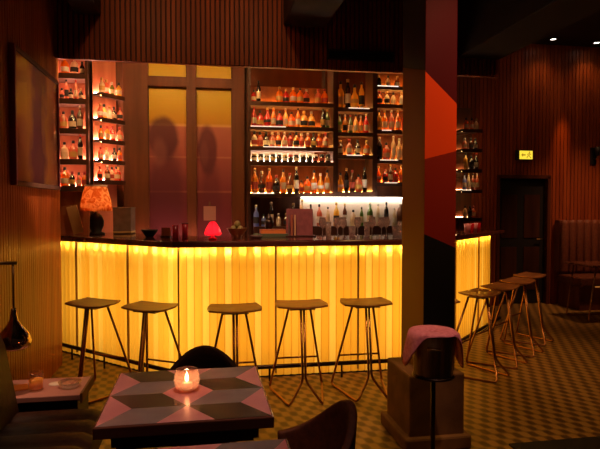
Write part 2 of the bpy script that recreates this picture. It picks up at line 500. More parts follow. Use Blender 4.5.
# ------------------------------------------------------------------ mesh builder
class MB:
    def __init__(self):
        self.v, self.f, self.m, self.s = [], [], [], []

    def add(self, verts, faces, mi=0, smooth=False):
        k = len(self.v)
        self.v += [tuple(p) for p in verts]
        for f in faces:
            self.f.append(tuple(i + k for i in f))
            self.m.append(mi)
            self.s.append(smooth)
        return self

    def box(self, c, s, rz=0.0, mi=0, M=None):
        x, y, z = s[0] / 2, s[1] / 2, s[2] / 2
        pts = [Vector((a, b, d)) for d in (-z, z) for a, b in ((-x, -y), (x, -y), (x, y), (-x, y))]
        rot = M if M is not None else Matrix.Rotation(rz, 3, 'Z')
        pts = [rot @ p + Vector(c) for p in pts]
        return self.add(pts, [(3, 2, 1, 0), (4, 5, 6, 7), (0, 1, 5, 4), (1, 2, 6, 5), (2, 3, 7, 6), (3, 0, 4, 7)], mi)

    def prism(self, poly, z0, z1, mi=0):
        n = len(poly)
        a = sum(poly[i][0] * poly[(i + 1) % n][1] - poly[(i + 1) % n][0] * poly[i][1] for i in range(n))
        if a < 0:
            poly = poly[::-1]
        vs_ = [(x, y, z0) for x, y in poly] + [(x, y, z1) for x, y in poly]
        fs = [tuple(range(n))[::-1], tuple(range(n, 2 * n))]
        fs += [(i, (i + 1) % n, n + (i + 1) % n, n + i) for i in range(n)]
        return self.add(vs_, fs, mi)

    def lathe(self, prof, c=(0, 0, 0), seg=16, mi=0, smooth=True, sx=1.0, sy=1.0):
        vs_, fs = [], []
        n = len(prof)
        for r, z in prof:
            for k in range(seg):
                t = 2 * pi * k / seg
                vs_.append((c[0] + r * cos(t) * sx, c[1] + r * sin(t) * sy, c[2] + z))
        for j in range(n - 1):
            for k in range(seg):
                a, b = j * seg + k, j * seg + (k + 1) % seg
                fs.append((a, b, b + seg, a + seg))
        if prof[0][0] > 1e-5:
            fs.append(tuple(range(seg))[::-1])
        if prof[-1][0] > 1e-5:
            fs.append(tuple((n - 1) * seg + k for k in range(seg)))
        return self.add(vs_, fs, mi, smooth)

    def tube(self, pts, r, seg=8, mi=0, closed=False):
        pts = [Vector(p) for p in pts]
        n = len(pts)
        tang = []
        for i in range(n):
            a = pts[(i - 1) % n] if (closed or i > 0) else pts[i]
            b = pts[(i + 1) % n] if (closed or i < n - 1) else pts[i]
            tang.append((b - a).normalized())
        up = Vector((0, 0, 1)) if abs(tang[0].z) < 0.9 else Vector((1, 0, 0))
        nrm = tang[0].cross(up).normalized()
        vs_, fs = [], []
        for i in range(n):
            nrm = (nrm - tang[i] * nrm.dot(tang[i])).normalized()
            bi = tang[i].cross(nrm)
            rr = r[i] if isinstance(r, (list, tuple)) else r
            for k in range(seg):
                t = 2 * pi * k / seg
                vs_.append(pts[i] + nrm * (rr * cos(t)) + bi * (rr * sin(t)))
        for i in range(n if closed else n - 1):
            j = (i + 1) % n
            for k in range(seg):
                fs.append((i * seg + k, i * seg + (k + 1) % seg, j * seg + (k + 1) % seg, j * seg + k))
        if not closed:
            fs.append(tuple(range(seg))[::-1])
            fs.append(tuple((n - 1) * seg + k for k in range(seg)))
        return self.add(vs_, fs, mi, True)

    def ball(self, c, r, seg=12, rings=8, mi=0, sz=1.0):
        prof = [(max(r * sin(pi * i / rings), 1e-6), -r * sz * cos(pi * i / rings)) for i in range(rings + 1)]
        return self.lathe(prof, c, seg, mi)

    def grid(self, fn, nu, nv, mi=0, smooth=True, closed_u=False):
        vs_ = [fn(i / (nu if not closed_u else nu), j / nv) for j in range(nv + 1) for i in range(nu + (0 if closed_u else 1))]
        w_ = nu + (0 if closed_u else 1)
        fs = []
        for j in range(nv):
            for i in range(nu):
                i2 = (i + 1) % w_ if closed_u else i + 1
                fs.append((j * w_ + i, j * w_ + i2, (j + 1) * w_ + i2, (j + 1) * w_ + i))
        return self.add(vs_, fs, mi, smooth)

    def mesh(self, name, mats):
        me = bpy.data.meshes.new(name)
        me.from_pydata(self.v, [], self.f)
        for mt in (mats if isinstance(mats, (list, tuple)) else [mats]):
            me.materials.append(mt)
        me.polygons.foreach_set('material_index', self.m)
        me.polygons.foreach_set('use_smooth', self.s)
        bm = bmesh.new()
        bm.from_mesh(me)
        bmesh.ops.remove_doubles(bm, verts=bm.verts, dist=1e-6)
        bmesh.ops.recalc_face_normals(bm, faces=bm.faces)
        bm.to_mesh(me)
        bm.free()
        me.update()
        return me

    def build(self, name, mats, parent=None, loc=(0, 0, 0), rz=0.0, bevel=0.0, solid=0.0, sub=0):
        o = bpy.data.objects.new(name, self.mesh(name, mats))
        COL.objects.link(o)
        if parent is not None:
            o.parent = parent
        o.location = loc
        o.rotation_euler = (0, 0, rz)
        if solid:
            md = o.modifiers.new('thickness', 'SOLIDIFY')
            md.thickness = solid
            md.offset = 0
        if sub:
            md = o.modifiers.new('smooth', 'SUBSURF')
            md.levels = md.render_levels = sub
        if bevel:
            md = o.modifiers.new('edges', 'BEVEL')
            md.width = bevel
            md.segments = 2
            md.limit_method = 'ANGLE'
            md.angle_limit = R(40)
        return o


def tag(o, label=None, cat=None, group=None, kind=None):
    if label:
        o['label'] = label
    if cat:
        o['category'] = cat
    if group:
        o['group'] = group
    if kind:
        o['kind'] = kind
    return o


def thing(name, label, cat, loc=(0, 0, 0), rz=0.0, group=None):
    o = bpy.data.objects.new(name, None)
    o.empty_display_size = 0.1
    COL.objects.link(o)
    o.location = loc
    o.rotation_euler = (0, 0, rz)
    return tag(o, label, cat, group)


def dup(root, loc, rz, label, group=None):
    def cp(o, parent):
        c = o.copy()
        COL.objects.link(c)
        if parent is not None:
            c.parent = parent
        for ch in list(o.children):
            cp(ch, c)
        return c
    r = cp(root, None)
    r.location = loc
    r.rotation_euler = (0, 0, rz)
    r['label'] = label
    if group:
        r['group'] = group
    return r


def struct(o, label=None, cat=None):
    o['kind'] = 'structure'
    return tag(o, label, cat)


def slat_wall(name, p0, p1, z0, z1, mat, pitch=0.05, depth=0.014, thick=0.08, gap=0.25, label=None, z_holes=()):
    """a wall of vertical slats; the room side is to the left of p0 -> p1. z_holes: (s0, s1, ztop) doorways from the floor"""
    p0, p1 = Vector((*p0, 0)), Vector((*p1, 0))
    d = (p1 - p0)
    L_ = d.length
    d.normalize()
    nrm = Vector((-d.y, d.x, 0))
    mb = MB()

    def run(s0, s1, za, zb):
        n = max(1, round((s1 - s0) / pitch))
        w_ = (s1 - s0) / n
        front = []
        for i in range(n):
            a = s0 + i * w_
            front += [(a, 0), (a + w_ * gap, 0), (a + w_ * gap, depth), (a + w_, depth)]
        front.append((s1, 0))
        poly = [(s0, -thick)] + front + [(s1, -thick)]
        pts = [p0 + d * s + nrm * q for s, q in poly]
        k = len(pts)
        vs_ = [(p.x, p.y, za) for p in pts] + [(p.x, p.y, zb) for p in pts]
        fs = [(i, (i + 1) % k, k + (i + 1) % k, k + i) for i in range(k)]
        # caps, strip by strip
        mb.add(vs_, [f for i, f in enumerate(fs) if not (0 < i < k - 2 and (i - 1) % 4 == 0)])
        mb.add(vs_, [f for i, f in enumerate(fs) if 0 < i < k - 2 and (i - 1) % 4 == 0], 1)
        for zz in (za, zb):
            a, b = p0 + d * s0, p0 + d * s1
            mb.add([(a.x, a.y, zz), (b.x, b.y, zz), (*(b - nrm * thick).xy, zz), (*(a - nrm * thick).xy, zz)], [(0, 1, 2, 3)])
    s = 0.0
    for a, b, zt in sorted(z_holes):
        run(s, a, z0, z1)
        run(a, b, zt, z1)
        s = b
    run(s, L_, z0, z1)
    o = mb.build(name, [mat, MT['slat_gap']])
    return struct(o, label, 'wall')


# ================================================================== SETTING
mb = MB().box((3.5, 3.5, -0.05), (12.5, 10.5, 0.1))
struct(mb.build('floor', MT['floor']), 'ochre floor with dark brown woven wave pattern', 'floor')
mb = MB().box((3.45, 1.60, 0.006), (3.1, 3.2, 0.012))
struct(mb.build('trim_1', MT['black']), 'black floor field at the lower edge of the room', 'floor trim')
mb = MB().box((3.5, 3.5, 4.0), (12.5, 10.5, 0.1))
struct(mb.build('ceiling', MT['ceiling']), 'dark matt ceiling above the bar room', 'ceiling')

# left wall, its far end rounded
slat_wall('wall_left', (-1.32, 5.62), (-1.32, -1.2), 0.0, 3.95, MT['slat_left'], 0.052, 0.007, 0.30, 0.2, 'brown slatted wall carrying the framed picture')
mb = MB()
arc = [(-1.62, 5.62), (-1.62, 5.72)] + [(-1.42 + 0.10 * sin(t), 5.62 + 0.10 * cos(t)) for t in [i * pi / 2 / 8 for i in range(9)]]
mb.prism(arc, 0.0, 3.95)
struct(mb.build('trim_2', MT['slat_left']), 'rounded wooden end of the slatted wall beside the bar', 'wall trim')
# alcove left of the bar shelves and the wall behind the bar
mb = MB().box((-2.15, 6.4, 1.975), (0.08, 1.5, 3.95))
struct(mb.build('wall_alcove', MT['slat_dark']), 'dark wall closing the alcove by the bar shelves', 'wall')
mb = MB().box((0.30, 7.06, 1.975), (5.0, 0.10, 3.95))
struct(mb.build('wall_back', MT['slat_dark']), 'dark wall behind the bottle shelves', 'wall')
mb = MB()
mb.prism([(2.78, 7.00), (3.56, 7.80), (3.56, 7.95), (2.70, 7.10)], 0, 3.95)
struct(mb.build('wall_angle', MT['slat_dark']), 'angled dark wall beside the bottle shelves', 'wall')
# far wall with the dark doorway
DX0, DX1, DZ = 4.40, 5.24, 1.95
slat_wall('wall_far', (9.2, 7.80), (3.52, 7.80), 0.0, 3.95, MT['slat'], 0.062, 0.010, 0.16, 0.18,
          'reddish brown slatted wall around the dark doorway', z_holes=[(9.2 - DX1, 9.2 - DX0, DZ)])
door = bpy.data.objects.new('door_1', None)
COL.objects.link(door)
door.location = (DX0, 7.86, 0)
struct(door, 'black door in the slatted wall under the exit sign', 'door')
MB().box((0.42, 0.02, DZ / 2), (0.82, 0.04, DZ - 0.02)).build('door_leaf', MT['black'], door)
mb = MB()
for s in (0.0, 0.84):
    mb.box((s, -0.035, DZ / 2), (0.05, 0.10, DZ))
mb.box((0.42, -0.035, DZ), (0.89, 0.10, 0.05))
mb.build('door_frame', MT['frame_wood'], door)
for k, z in ((0, 1.35), (1, 0.55)):
    MB().box((0.22, -0.006, z), (0.26, 0.012, 0.66)).box((0.60, -0.006, z), (0.26, 0.012, 0.66)).build('door_panel', MT['shelf_wood'], door)
mb = MB().tube([(0.75, -0.01, 1.0), (0.75, -0.05, 1.0), (0.66, -0.05, 1.0)], 0.009)
mb.build('door_handle', MT['brass'], door)

# slatted bulkhead hanging above the bar
slat_wall('bulkhead_wall', (3.09, 5.50), (-1.32, 5.50), 2.865, 3.95, MT['slat'], 0.046, 0.026, 0.05, 0.34, 'slatted wooden bulkhead hanging above the bar')
bulk = bpy.data.objects['bulkhead_wall']
MB().box((-0.2, 5.585, 3.30), (1.5, 0.05, 0.03)).build('light_strip', emit('window_fill_led', (1.0, 0.72, 0.28), 95.0), bulk)  # unseen strip added behind the bulkhead to light the window panes
# ceiling beams
for i, (a, b, z, y0, y1, lab) in enumerate(((-1.13, -0.90, 3.27, -1.0, 5.48, 'dark ceiling beam meeting the bulkhead beside the slatted wall'),
                                            (0.80, 1.22, 3.27, -1.0, 5.48, 'dark ceiling beam meeting the middle of the bulkhead'),
                                            (2.62, 3.09, 3.04, -1.0, 5.48, 'dark ceiling beam running past the pillar'))):
    mb = MB().box(((a + b) / 2, (y0 + y1) / 2, (z + 3.95) / 2), (b - a, y1 - y0, 3.95 - z))
    struct(mb.build('beam', MT['beam'] if i < 2 else MT['ceiling'], bevel=0.01), lab, 'beam')

# painted pillar on a stone plinth
pil = bpy.data.objects.new('pillar', None)
COL.objects.link(pil)
pil.location = (1.354, 3.27, 0)
struct(pil, 'square pillar painted orange, maroon and black in front of bar', 'pillar')
MB().box((0.1055, 0.195, 1.975), (0.211, 0.39, 3.95)).build('shaft', MT['pillar'], pil, bevel=0.006)
MB().box((0.075, 0.165, 0.235), (0.36, 0.43, 0.47)).build('plinth', MT['plinth'], pil, bevel=0.012)
MB().box((0.075, 0.165, 0.045), (0.43, 0.50, 0.09)).build('plinth_base', MT['plinth'], pil, bevel=0.014)

# window behind the bar, reflections painted into its pane colour
WX0, WX1, WY = -0.86, 0.53, 6.93
win = bpy.data.objects.new('window_1', None)
COL.objects.link(win)
win.location = (WX0, WY, 0.9)
struct(win, 'two pane wooden window with plum and ochre painted reflections behind bar', 'window')
ww = WX1 - WX0
mb = MB()
for x, w_ in ((0.105, 0.29), (0.75, 0.12), (ww - 0.08, 0.16)):
    mb.box((x, 0, 1.25), (w_, 0.10, 2.5))
for z, h in ((0.04, 0.08), (2.09, 0.12), (2.47, 0.06)):
    mb.box((ww / 2, 0, z), (ww, 0.098, h))
mb.build('window_frame', MT['frame_wood'], win, bevel=0.008)
cols = ((0.245, 0.695), (0.805, ww - 0.15))
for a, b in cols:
    MB().box(((a + b) / 2, 0.035, 1.05), (b - a + 0.02, 0.008, 1.98)).build('window_pane', MT['window_reflections'], win)
    MB().box(((a + b) / 2, 0.035, 2.295), (b - a + 0.02, 0.008, 0.31)).build('transom_pane', MT['window_reflections'], win)


MB().box((0.66, -0.19, 0.16), (1.16, 0.03, 0.02)).box((0.66, -0.13, 0.15), (0.04, 0.20, 0.02)).build('sill_fill_strip', emit('sill_fill_led', (1.0, 0.45, 0.30), 22.0), win)  # added strip, brightens the panes from below

# black air grille on the bulkhead
v = thing('air_vent', 'long black air grille on the bulkhead next to the pillar', 'vent', (1.24, 5.475, 2.96))
MB().box((0.34, 0.0, 0.05), (0.68, 0.016, 0.10)).build('backing', MT['black'], v)
mb = MB()
for z in (0.006, 0.094):
    mb.box((0.34, -0.012, z), (0.68, 0.014, 0.012))
for x in (0.006, 0.674):
    mb.box((x, -0.012, 0.05), (0.012, 0.014, 0.10))
mb.build('vent_frame', MT['shelf_wood'], v)
mb = MB()
for i in range(4):
    mb.box((0.34, -0.012, 0.024 + i * 0.018), (0.66, 0.012, 0.004), M=Matrix.Rotation(R(30), 3, 'X'))
mb.build('vent_slats', MT['black'], v)

# ================================================================== BAR COUNTER
FRONT = [(-1.47, 6.155), (-0.195, 4.88), (1.978, 4.88), (3.53, 6.432)]


def offset(path, t):
    """shift a chain towards the guests by t (mitred)"""
    P = [Vector(p) for p in path]
    out = []
    for i, p in enumerate(P):
        ns = []
        for a, b in ((i - 1, i), (i, i + 1)):
            if a >= 0 and b < len(P):
                d = (P[b] - P[a]).normalized()
                ns.append(Vector((d.y, -d.x)))
        if len(ns) == 1:
            out.append(p + ns[0] * t)
        else:
            m = (ns[0] + ns[1]).normalized()
            out.append(p + m * (t / m.dot(ns[0])))
    return [tuple(q) for q in out]


bar = thing('bar_counter', 'angular bar counter with glowing yellow fluted front and dark top', 'bar counter', (0, 0, 0))
outer, inner = offset(FRONT, 0.11), offset(FRONT, -0.66)
cend = Vector((1, 1)).normalized() * 0.26
outer[-1] = (outer[-1][0] + cend.x, outer[-1][1] + cend.y)
inner[-1] = (inner[-1][0] + cend.x, inner[-1][1] + cend.y)
MB().prism(outer + inner[::-1], 1.157, 1.21).build('counter_top', MT['counter'], bar, bevel=0.012)


def fluted(mb, a, b, z0, z1, pitch=0.066, amp=0.013):
    a, b = Vector(a), Vector(b)
    L_ = (b - a).length
    d = (b - a) / L_
    nrm = Vector((d.y, -d.x))
    n = max(1, round(L_ / pitch))
    pts = []
    mis = []
    for i in range(n):
        tone = rnd.choice((0, 0, 1, 1, 2))
        for k in range(8):
            s = (i + k / 8) / n
            pts.append(a + d * (s * L_) + nrm * (amp * abs(sin(pi * k / 8)) ** 0.8))
            mis.append(3 if k == 0 else tone)
    pts.append(b)
    vs_ = [(p.x, p.y, z0) for p in pts] + [(p.x, p.y, z1) for p in pts]
    k = len(pts)
    for i in range(k - 1):
        mb.add([vs_[i], vs_[i + 1], vs_[k + i + 1], vs_[k + i]], [(0, 1, 2, 3)], mis[i], True)


def lerp(a, b, t):
    return (a[0] + (b[0] - a[0]) * t, a[1] + (b[1] - a[1]) * t)


seams = []
cuts = {0: (0.0, 0.19, 0.635, 1.0), 1: (0.0, 0.385, 0.73, 1.0), 2: (0.0, 0.42, 0.78, 1.0)}
for s in range(3):
    A, B = FRONT[s], FRONT[s + 1]
    L_ = math.dist(A, B)
    for a, b in zip(cuts[s][:-1], cuts[s][1:]):
        mb = MB()
        fluted(mb, lerp(A, B, a), lerp(A, B, b), 0.012, 1.156)
        mb.build('front_sheet', [MT['glow_panel'], MT['glow_panel_b'], MT['glow_panel_c'], MT['glow_panel_d']], bar)
    d = Vector((B[0] - A[0], B[1] - A[1])).normalized()
    n = Vector((d.y, -d.x))
    for t in cuts[s][:-1]:
        if s == 0 and t == 0.0:
            continue
        p = lerp(A, B, t)
        MB().box((p[0] + n.x * 0.012, p[1] + n.y * 0.012, 0.5955), (0.013, 0.02, 1.12), atan2(d.y, d.x)).build('front_post', MT['seam'], bar)
    # lamps behind the sheet
    mid = lerp(A, B, 0.5)
    area('bar_lamp', (mid[0] - n.x * 0.30, mid[1] - n.y * 0.30, 0.60), (mid[0] + n.x, mid[1] + n.y, 0.60), L_ * 1.0, 1.05, P_PANEL * L_, (1.0, 0.74, 0.28))
    # bulbs under the overhang
    nb = round(L_ / 0.118)
    for i in range(nb):
        p = lerp(A, B, (i + 0.5) / nb)
        b_ = MB().ball((0, 0, 0), 0.0105, 8, 6).lathe([(0.006, 0.007), (0.006, 0.022)], seg=8, mi=1).build('bulb', [MT['bulb'], MT['bronze']], bar, (p[0] - n.x * 0.015, p[1] - n.y * 0.015, 1.118 + rnd.uniform(-0.004, 0.008)))
        if i:
            b_.data = first_bulb
        else:
            first_bulb = b_.data
# end panel, kick board, inner wall
pe = FRONT[-1]
MB().prism([pe, lerp(pe, (pe[0] - 0.46, pe[1] + 0.46), 1.0), (pe[0] - 0.44, pe[1] + 0.50), (pe[0] + 0.03, pe[1] + 0.03)], 0, 1.156).build('end_panel', MT['frame_wood'], bar)
MB().prism(offset(FRONT, 0.012) + offset(FRONT, -0.02)[::-1], 0.0, 0.012).build('kick_board', MT['black'], bar)
MB().prism(offset(FRONT, -0.56) + offset(FRONT, -0.60)[::-1], 0.0, 1.156).build('staff_side', MT['shelf_wood'], bar)
# foot rail on brackets
rail = offset(FRONT, 0.13)
rail[0] = (rail[0][0] + 0.02, rail[0][1] - 0.02)
MB().tube([(x, y, 0.125) for x, y in rail], 0.019, 10).build('foot_rail', MT['rail'], bar)
for s in range(3):
    A, B = rail[s], rail[s + 1]
    for t in ((0.22, 0.5, 0.8) if s != 1 else (0.08, 0.36, 0.64, 0.92)):
        p = lerp(A, B, t)
        MB().tube([(p[0], p[1], 0.125), (p[0], p[1], 0.001)], 0.009, 8).build('rail_bracket', MT['rail'], bar)

# ================================================================== SHELF UNITS + BOTTLES
ORD = ['first', 'second', 'third', 'fourth', 'fifth', 'sixth', 'seventh', 'eighth', 'ninth', 'tenth', 'eleventh', 'twelfth', 'thirteenth', 'fourteenth', 'fifteenth', 'sixteenth']

BOTTLE = {   # body profile (radius, height), cap start
    'round': [(0.034, 0), (0.037, 0.006), (0.037, 0.165), (0.030, 0.195), (0.014, 0.225), (0.0125, 0.275)],
    'slim': [(0.029, 0), (0.031, 0.006), (0.031, 0.20), (0.022, 0.235), (0.0125, 0.26), (0.012, 0.30)],
    'squat': [(0.044, 0), (0.047, 0.008), (0.047, 0.115), (0.036, 0.15), (0.015, 0.168), (0.014, 0.20)],
    'belly': [(0.030, 0), (0.040, 0.02), (0.046, 0.08), (0.036, 0.14), (0.016, 0.18), (0.0135, 0.24)],
    'short': [(0.030, 0), (0.032, 0.005), (0.032, 0.095), (0.022, 0.118), (0.012, 0.128), (0.012, 0.15)],
    'jar': [(0.030, 0), (0.034, 0.006), (0.034, 0.07), (0.028, 0.078), (0.028, 0.082)],
}
GLASSES = {
    'amber': (0.92, 0.38, 0.025), 'honey': (0.98, 0.62, 0.09), 'orange': (0.94, 0.26, 0.008), 'red': (0.72, 0.035, 0.03), 'rose': (0.80, 0.24, 0.13),
    'brown': (0.20, 0.060, 0.022), 'dark': (0.030, 0.016, 0.014), 'green': (0.16, 0.26, 0.05), 'clear': (0.92, 0.74, 0.52), 'blue': (0.30, 0.40, 0.85),
}
GM = {k: tinted('glass_' + k, c, 0.66, 0.16) for k, c in GLASSES.items()}
CAPM = [plain('cap_black', (0.015, 0.012, 0.012), 0.4), plain('cap_gold', (0.55, 0.32, 0.10), 0.35, 0.8), plain('cap_red', (0.40, 0.03, 0.02), 0.4), plain('cap_silver', (0.6, 0.5, 0.42), 0.3, 0.9)]
LABM = [plain('label_cream', (0.70, 0.52, 0.34), 0.7), plain('label_white', (0.80, 0.70, 0.60), 0.7), plain('label_black', (0.03, 0.02, 0.02), 0.7), plain('label_red', (0.45, 0.06, 0.03), 0.7), plain('label_gold', (0.60, 0.34, 0.08), 0.6)]
_cache = {}


def bottle(kind, colour, loc, label, group, scale=1.0, cap=0, lab=0, rz=0.0):
    key = (kind, colour)
    prof = BOTTLE[kind]
    if key not in _cache:
        _cache[key] = MB().lathe([(1e-6, 0)] + prof + [(1e-6, prof[-1][1])], seg=12).mesh('bottle', GM[colour])
    ck = ('cap', kind, cap)
    if ck not in _cache:
        r, z = prof[-1]
        r += 0.003
        _cache[ck] = MB().lathe([(1e-6, z - 0.012), (r, z - 0.012), (r, z + 0.022), (1e-6, z + 0.024)], seg=10).mesh('cap', CAPM[cap])
    lk = ('label', kind, lab)
    if lk not in _cache:
        r = prof[2][0] + 0.0012
        z0, z1 = prof[2][1] * 0.28, prof[2][1] * 0.80
        if kind == 'belly':
            r, z0, z1 = 0.047, 0.06, 0.10
        mb = MB()
        seg = 10
        vs_ = []
        for z in (z0, z1):
            for k in range(seg + 1):
                t = R(-90) + R(170) * (k / seg - 0.5)
                vs_.append((r * cos(t), r * sin(t), z))
        mb.add(vs_, [(k, k + 1, seg + 2 + k, seg + 1 + k) for k in range(seg)], 0, True)
        _cache[lk] = mb.mesh('bottle_label', LABM[lab])
    o = bpy.data.objects.new('bottle', _cache[key])
    COL.objects.link(o)
    o.location = loc
    o.rotation_euler = (0, 0, rz)
    o.scale = (scale, scale, scale)
    tag(o, label, 'bottle', group)
    for nm, k2 in (('cap', ck), ('bottle_label', lk)):
        c = bpy.data.objects.new(nm, _cache[k2])
        COL.objects.link(c)
        c.parent = o
    return o


ART = {'amber': 'amber', 'honey': 'honey coloured', 'orange': 'orange', 'red': 'red', 'rose': 'pinkish', 'brown': 'dark brown', 'dark': 'black', 'green': 'green', 'clear': 'clear glass', 'blue': 'bluish'}


def shelf_unit(name, label, p0, p1, zs, depth=0.30, back=True, top=3.3, bottom=1.0, board_t=0.028, backmat='back_wood', led='led_amber', lips={}, sides=(True, True), group=None, rowled={}):
    """open shelves whose front runs p0 -> p1 (guests on the right of p0->p1 seen from above... i.e. at smaller y)"""
    root = thing(name, label, 'shelf unit', (p0[0], p0[1], 0), atan2(p1[1] - p0[1], p1[0] - p0[0]), group)
    L_ = math.dist(p0, p1)
    t = 0.03
    if sides[0]:
        MB().box((t / 2, depth / 2, (top + bottom) / 2), (t, depth, top - bottom)).build('side_panel', MT['shelf_wood'], root)
    if sides[1]:
        MB().box((L_ - t / 2, depth / 2, (top + bottom) / 2), (t, depth, top - bottom)).build('side_panel', MT['shelf_wood'], root)
    MB().box((L_ / 2, depth - 0.006, (top + bottom) / 2), (L_ - 2 * t, 0.012, top - bottom)).build('back_panel', MT[backmat], root)
    for i, z in enumerate(zs):
        MB().box((L_ / 2, depth / 2 - 0.006, z - board_t / 2), (L_ - 2 * t, depth - 0.012, board_t)).box((L_ / 2, 0.0055, z - board_t - 0.0095), (L_ - 2 * t, 0.011, 0.022)).build('shelf_board', MT['shelf_wood'], root)
        if led:
            MB().box((L_ / 2, depth - 0.030, z + 0.006), (L_ - 2 * t - 0.02, 0.022, 0.010)).build('light_strip', MT[rowled.get(i, led)], root)
            if i:
                MB().box((L_ / 2, 0.030, z - board_t - 0.004), (L_ - 2 * t - 0.02, 0.014, 0.007)).build('light_strip', MT['led_under'], root)
        if i in lips:
            a, b, m = lips[i]
            MB().box((t + (L_ - 2 * t) * (a + b) / 2, -0.0035, z - 0.006), ((L_ - 2 * t) * (b - a), 0.006, 0.010)).build('shelf_edge_light', MT[m], root)
    return root


def fill(p0, p1, z, row, shelf, group, dy=0.10, s0=0.05, s1=None):
    above = min([q for zs in (ZW, ZM, ZB, ZA, ZS, ZT) for q in zs if zs is CUR and q > z + 0.01] or [9.0])
    row = [it and (it[0], it[1], min(it[2], (above - z - 0.052) / (BOTTLE[it[0]][-1][1] + 0.024))) for it in row]
    """one row of bottles along the shelf; row: list of (kind, colour, scale)"""
    L_ = math.dist(p0, p1)
    s1 = L_ - 0.05 if s1 is None else s1
    d = Vector((p1[0] - p0[0], p1[1] - p0[1])) / L_
    n = Vector((-d.y, d.x))
    rad = lambda it: max(r for r, _ in BOTTLE[it[0]]) * it[2]
    widths = [2 * rad(it) for it in row if it]
    free = (s1 - s0) - sum(widths) - 0.06 * sum(1 for it in row if not it)
    g = max(0.004, free / max(1, len(row) - 1))
    s = s0
    k = 0
    for it in row:
        if not it:
            s += 0.06
            continue
        r = rad(it)
        s += r
        if s + r > L_ - 0.032:
            break
        q = dy + rnd.uniform(-0.02, 0.03)
        p = Vector(p0) + d * s + n * q
        lab = f"{ART[it[1]]} bottle, {ORD[k]} from the left on {shelf}"
        bottle(it[0], it[1], (p.x, p.y, z + 0.0006), lab, group, it[2], rnd.choice((0, 0, 1, 2, 3)), rnd.choice((0, 0, 1, 2, 3, 4)), rnd.uniform(-0.4, 0.4))
        s += r + g
        k += 1


def B(s, scale=1.0):
    """short code for a row: two letters per bottle, kind + colour"""
    KK = {'r': 'round', 's': 'slim', 'q': 'squat', 'b': 'belly', 'h': 'short', 'j': 'jar'}
    CC = {'a': 'amber', 'h': 'honey', 'o': 'orange', 'r': 'red', 'p': 'rose', 'b': 'brown', 'd': 'dark', 'g': 'green', 'c': 'clear', 'u': 'blue'}
    out = []
    for w_ in s.split():
        out.append(None if w_ == '--' else (KK[w_[0]], CC[w_[1]], scale * rnd.uniform(0.93, 1.04)))
    return out


# ---- wide bay
P0, P1 = (0.545, 6.60), (1.60, 6.60)
ZW = ZM = ZB = ZA = ZS = ZT = ()
CUR = ZW = [1.663, 2.033, 2.212, 2.45, 2.737]
wide = shelf_unit('bottle_shelf', 'wide bay of bottle shelves beside the wooden window', P0, P1, ZW, 0.35, rowled={1: 'led_row'},
           lips={0: (0.02, 0.28, 'led_white'), 2: (0.15, 0.66, 'led_white'), 3: (0.0, 0.42, 'led_white')})
G = 'bottles on the wide bay'
fill(P0, P1, ZW[0], B('ra bb ro qd ra bb sd ha qo ra bh ra rh sp qa', 0.98), 'the lowest shelf of the wide bay', G)
fill(P0, P1, ZW[1], B('jd jd jd jd jd jd jd jd jd jd jd jd jd', 0.92), 'the second shelf up of the wide bay', G, 0.07)
fill(P0, P1, ZW[2], B('hc hp hd hp ho hp hr ho hp ho hd ho hp hc', 1.10), 'the third shelf up of the wide bay', G)
fill(P0, P1, ZW[3], B('rr qr br ro qr rh qo ra qh qh -- rd rg rh rg ro', 0.92), 'the fourth shelf up of the wide bay', G)
fill(P0, P1, ZW[4], B('hr sd -- -- -- qo qr qo qo qp -- qp qo', 0.85), 'the top shelf of the wide bay', G)
MB().box((0.53, 0.332, 3.12), (0.94, 0.008, 0.28)).build('mirror_panel', MT['mirror'], wide)
for zz, h in ((ZW[1], 0.145), (ZW[2], 0.10)):
    MB().box((0.46, 0.334, zz + h / 2 + 0.004), (0.80, 0.006, h)).build('white_panel', MT['white_card'], wide)
# ---- middle bay
P2, P3 = (1.605, 6.62), (2.10, 6.62)
CUR = ZM = [1.68, 2.13, 2.40, 2.70]
shelf_unit('bottle_shelf', 'narrow middle bay of bottle shelves with a darker back', P2, P3, ZM, 0.33, backmat='frame_wood',
           lips={1: (0.25, 0.70, 'led_white'), 3: (0.3, 0.9, 'led_white')})
G = 'bottles on the middle bay'
fill(P2, P3, ZM[0], B('bh sd rb qp sd qa', 0.95), 'the lowest shelf of the middle bay', G)
fill(P2, P3, ZM[1], B('hb hp hd ho', 1.1), 'the second shelf up of the middle bay', G)
fill(P2, P3, ZM[2], B('rg ra rg rh ro rr', 0.80), 'the third shelf up of the middle bay', G)
fill(P2, P3, ZM[3], B('rh sd bh sh rh so rh', 1.12), 'the fourth shelf up of the middle bay', G)
# ---- bay beside the pillar
P4, P5 = (2.105, 6.64), (2.76, 6.64)
CUR = ZB = [1.80, 2.08, 2.445, 2.76, 2.985]
shelf_unit('bottle_shelf', 'bay of bottle shelves next to the pillar with lit edges', P4, P5, ZB, 0.31,
           lips={0: (0.16, 0.44, 'led_white'), 1: (0.06, 0.45, 'led_white'), 2: (0.1, 0.30, 'led_white'), 4: (0.0, 0.45, 'led_cool')})
G = 'bottles on the pillar bay'
fill(P4, P5, ZB[0], B('bo qr rb qr ra qh ro rh', 0.80), 'the lowest shelf of the pillar bay', G)
fill(P4, P5, ZB[1], B('rd qp sc rc sc rc rp', 0.95), 'the second shelf up of the pillar bay', G)
fill(P4, P5, ZB[2], B('rh ra rp ro rr ra rh', 0.90), 'the third shelf up of the pillar bay', G)
fill(P4, P5, ZB[3], B('ho hc hc hc hc hh', 1.0), 'the fourth shelf up of the pillar bay', G)
fill(P4, P5, ZB[4], B('hd hc hb hc hd', 0.9), 'the top shelf of the pillar bay', G)

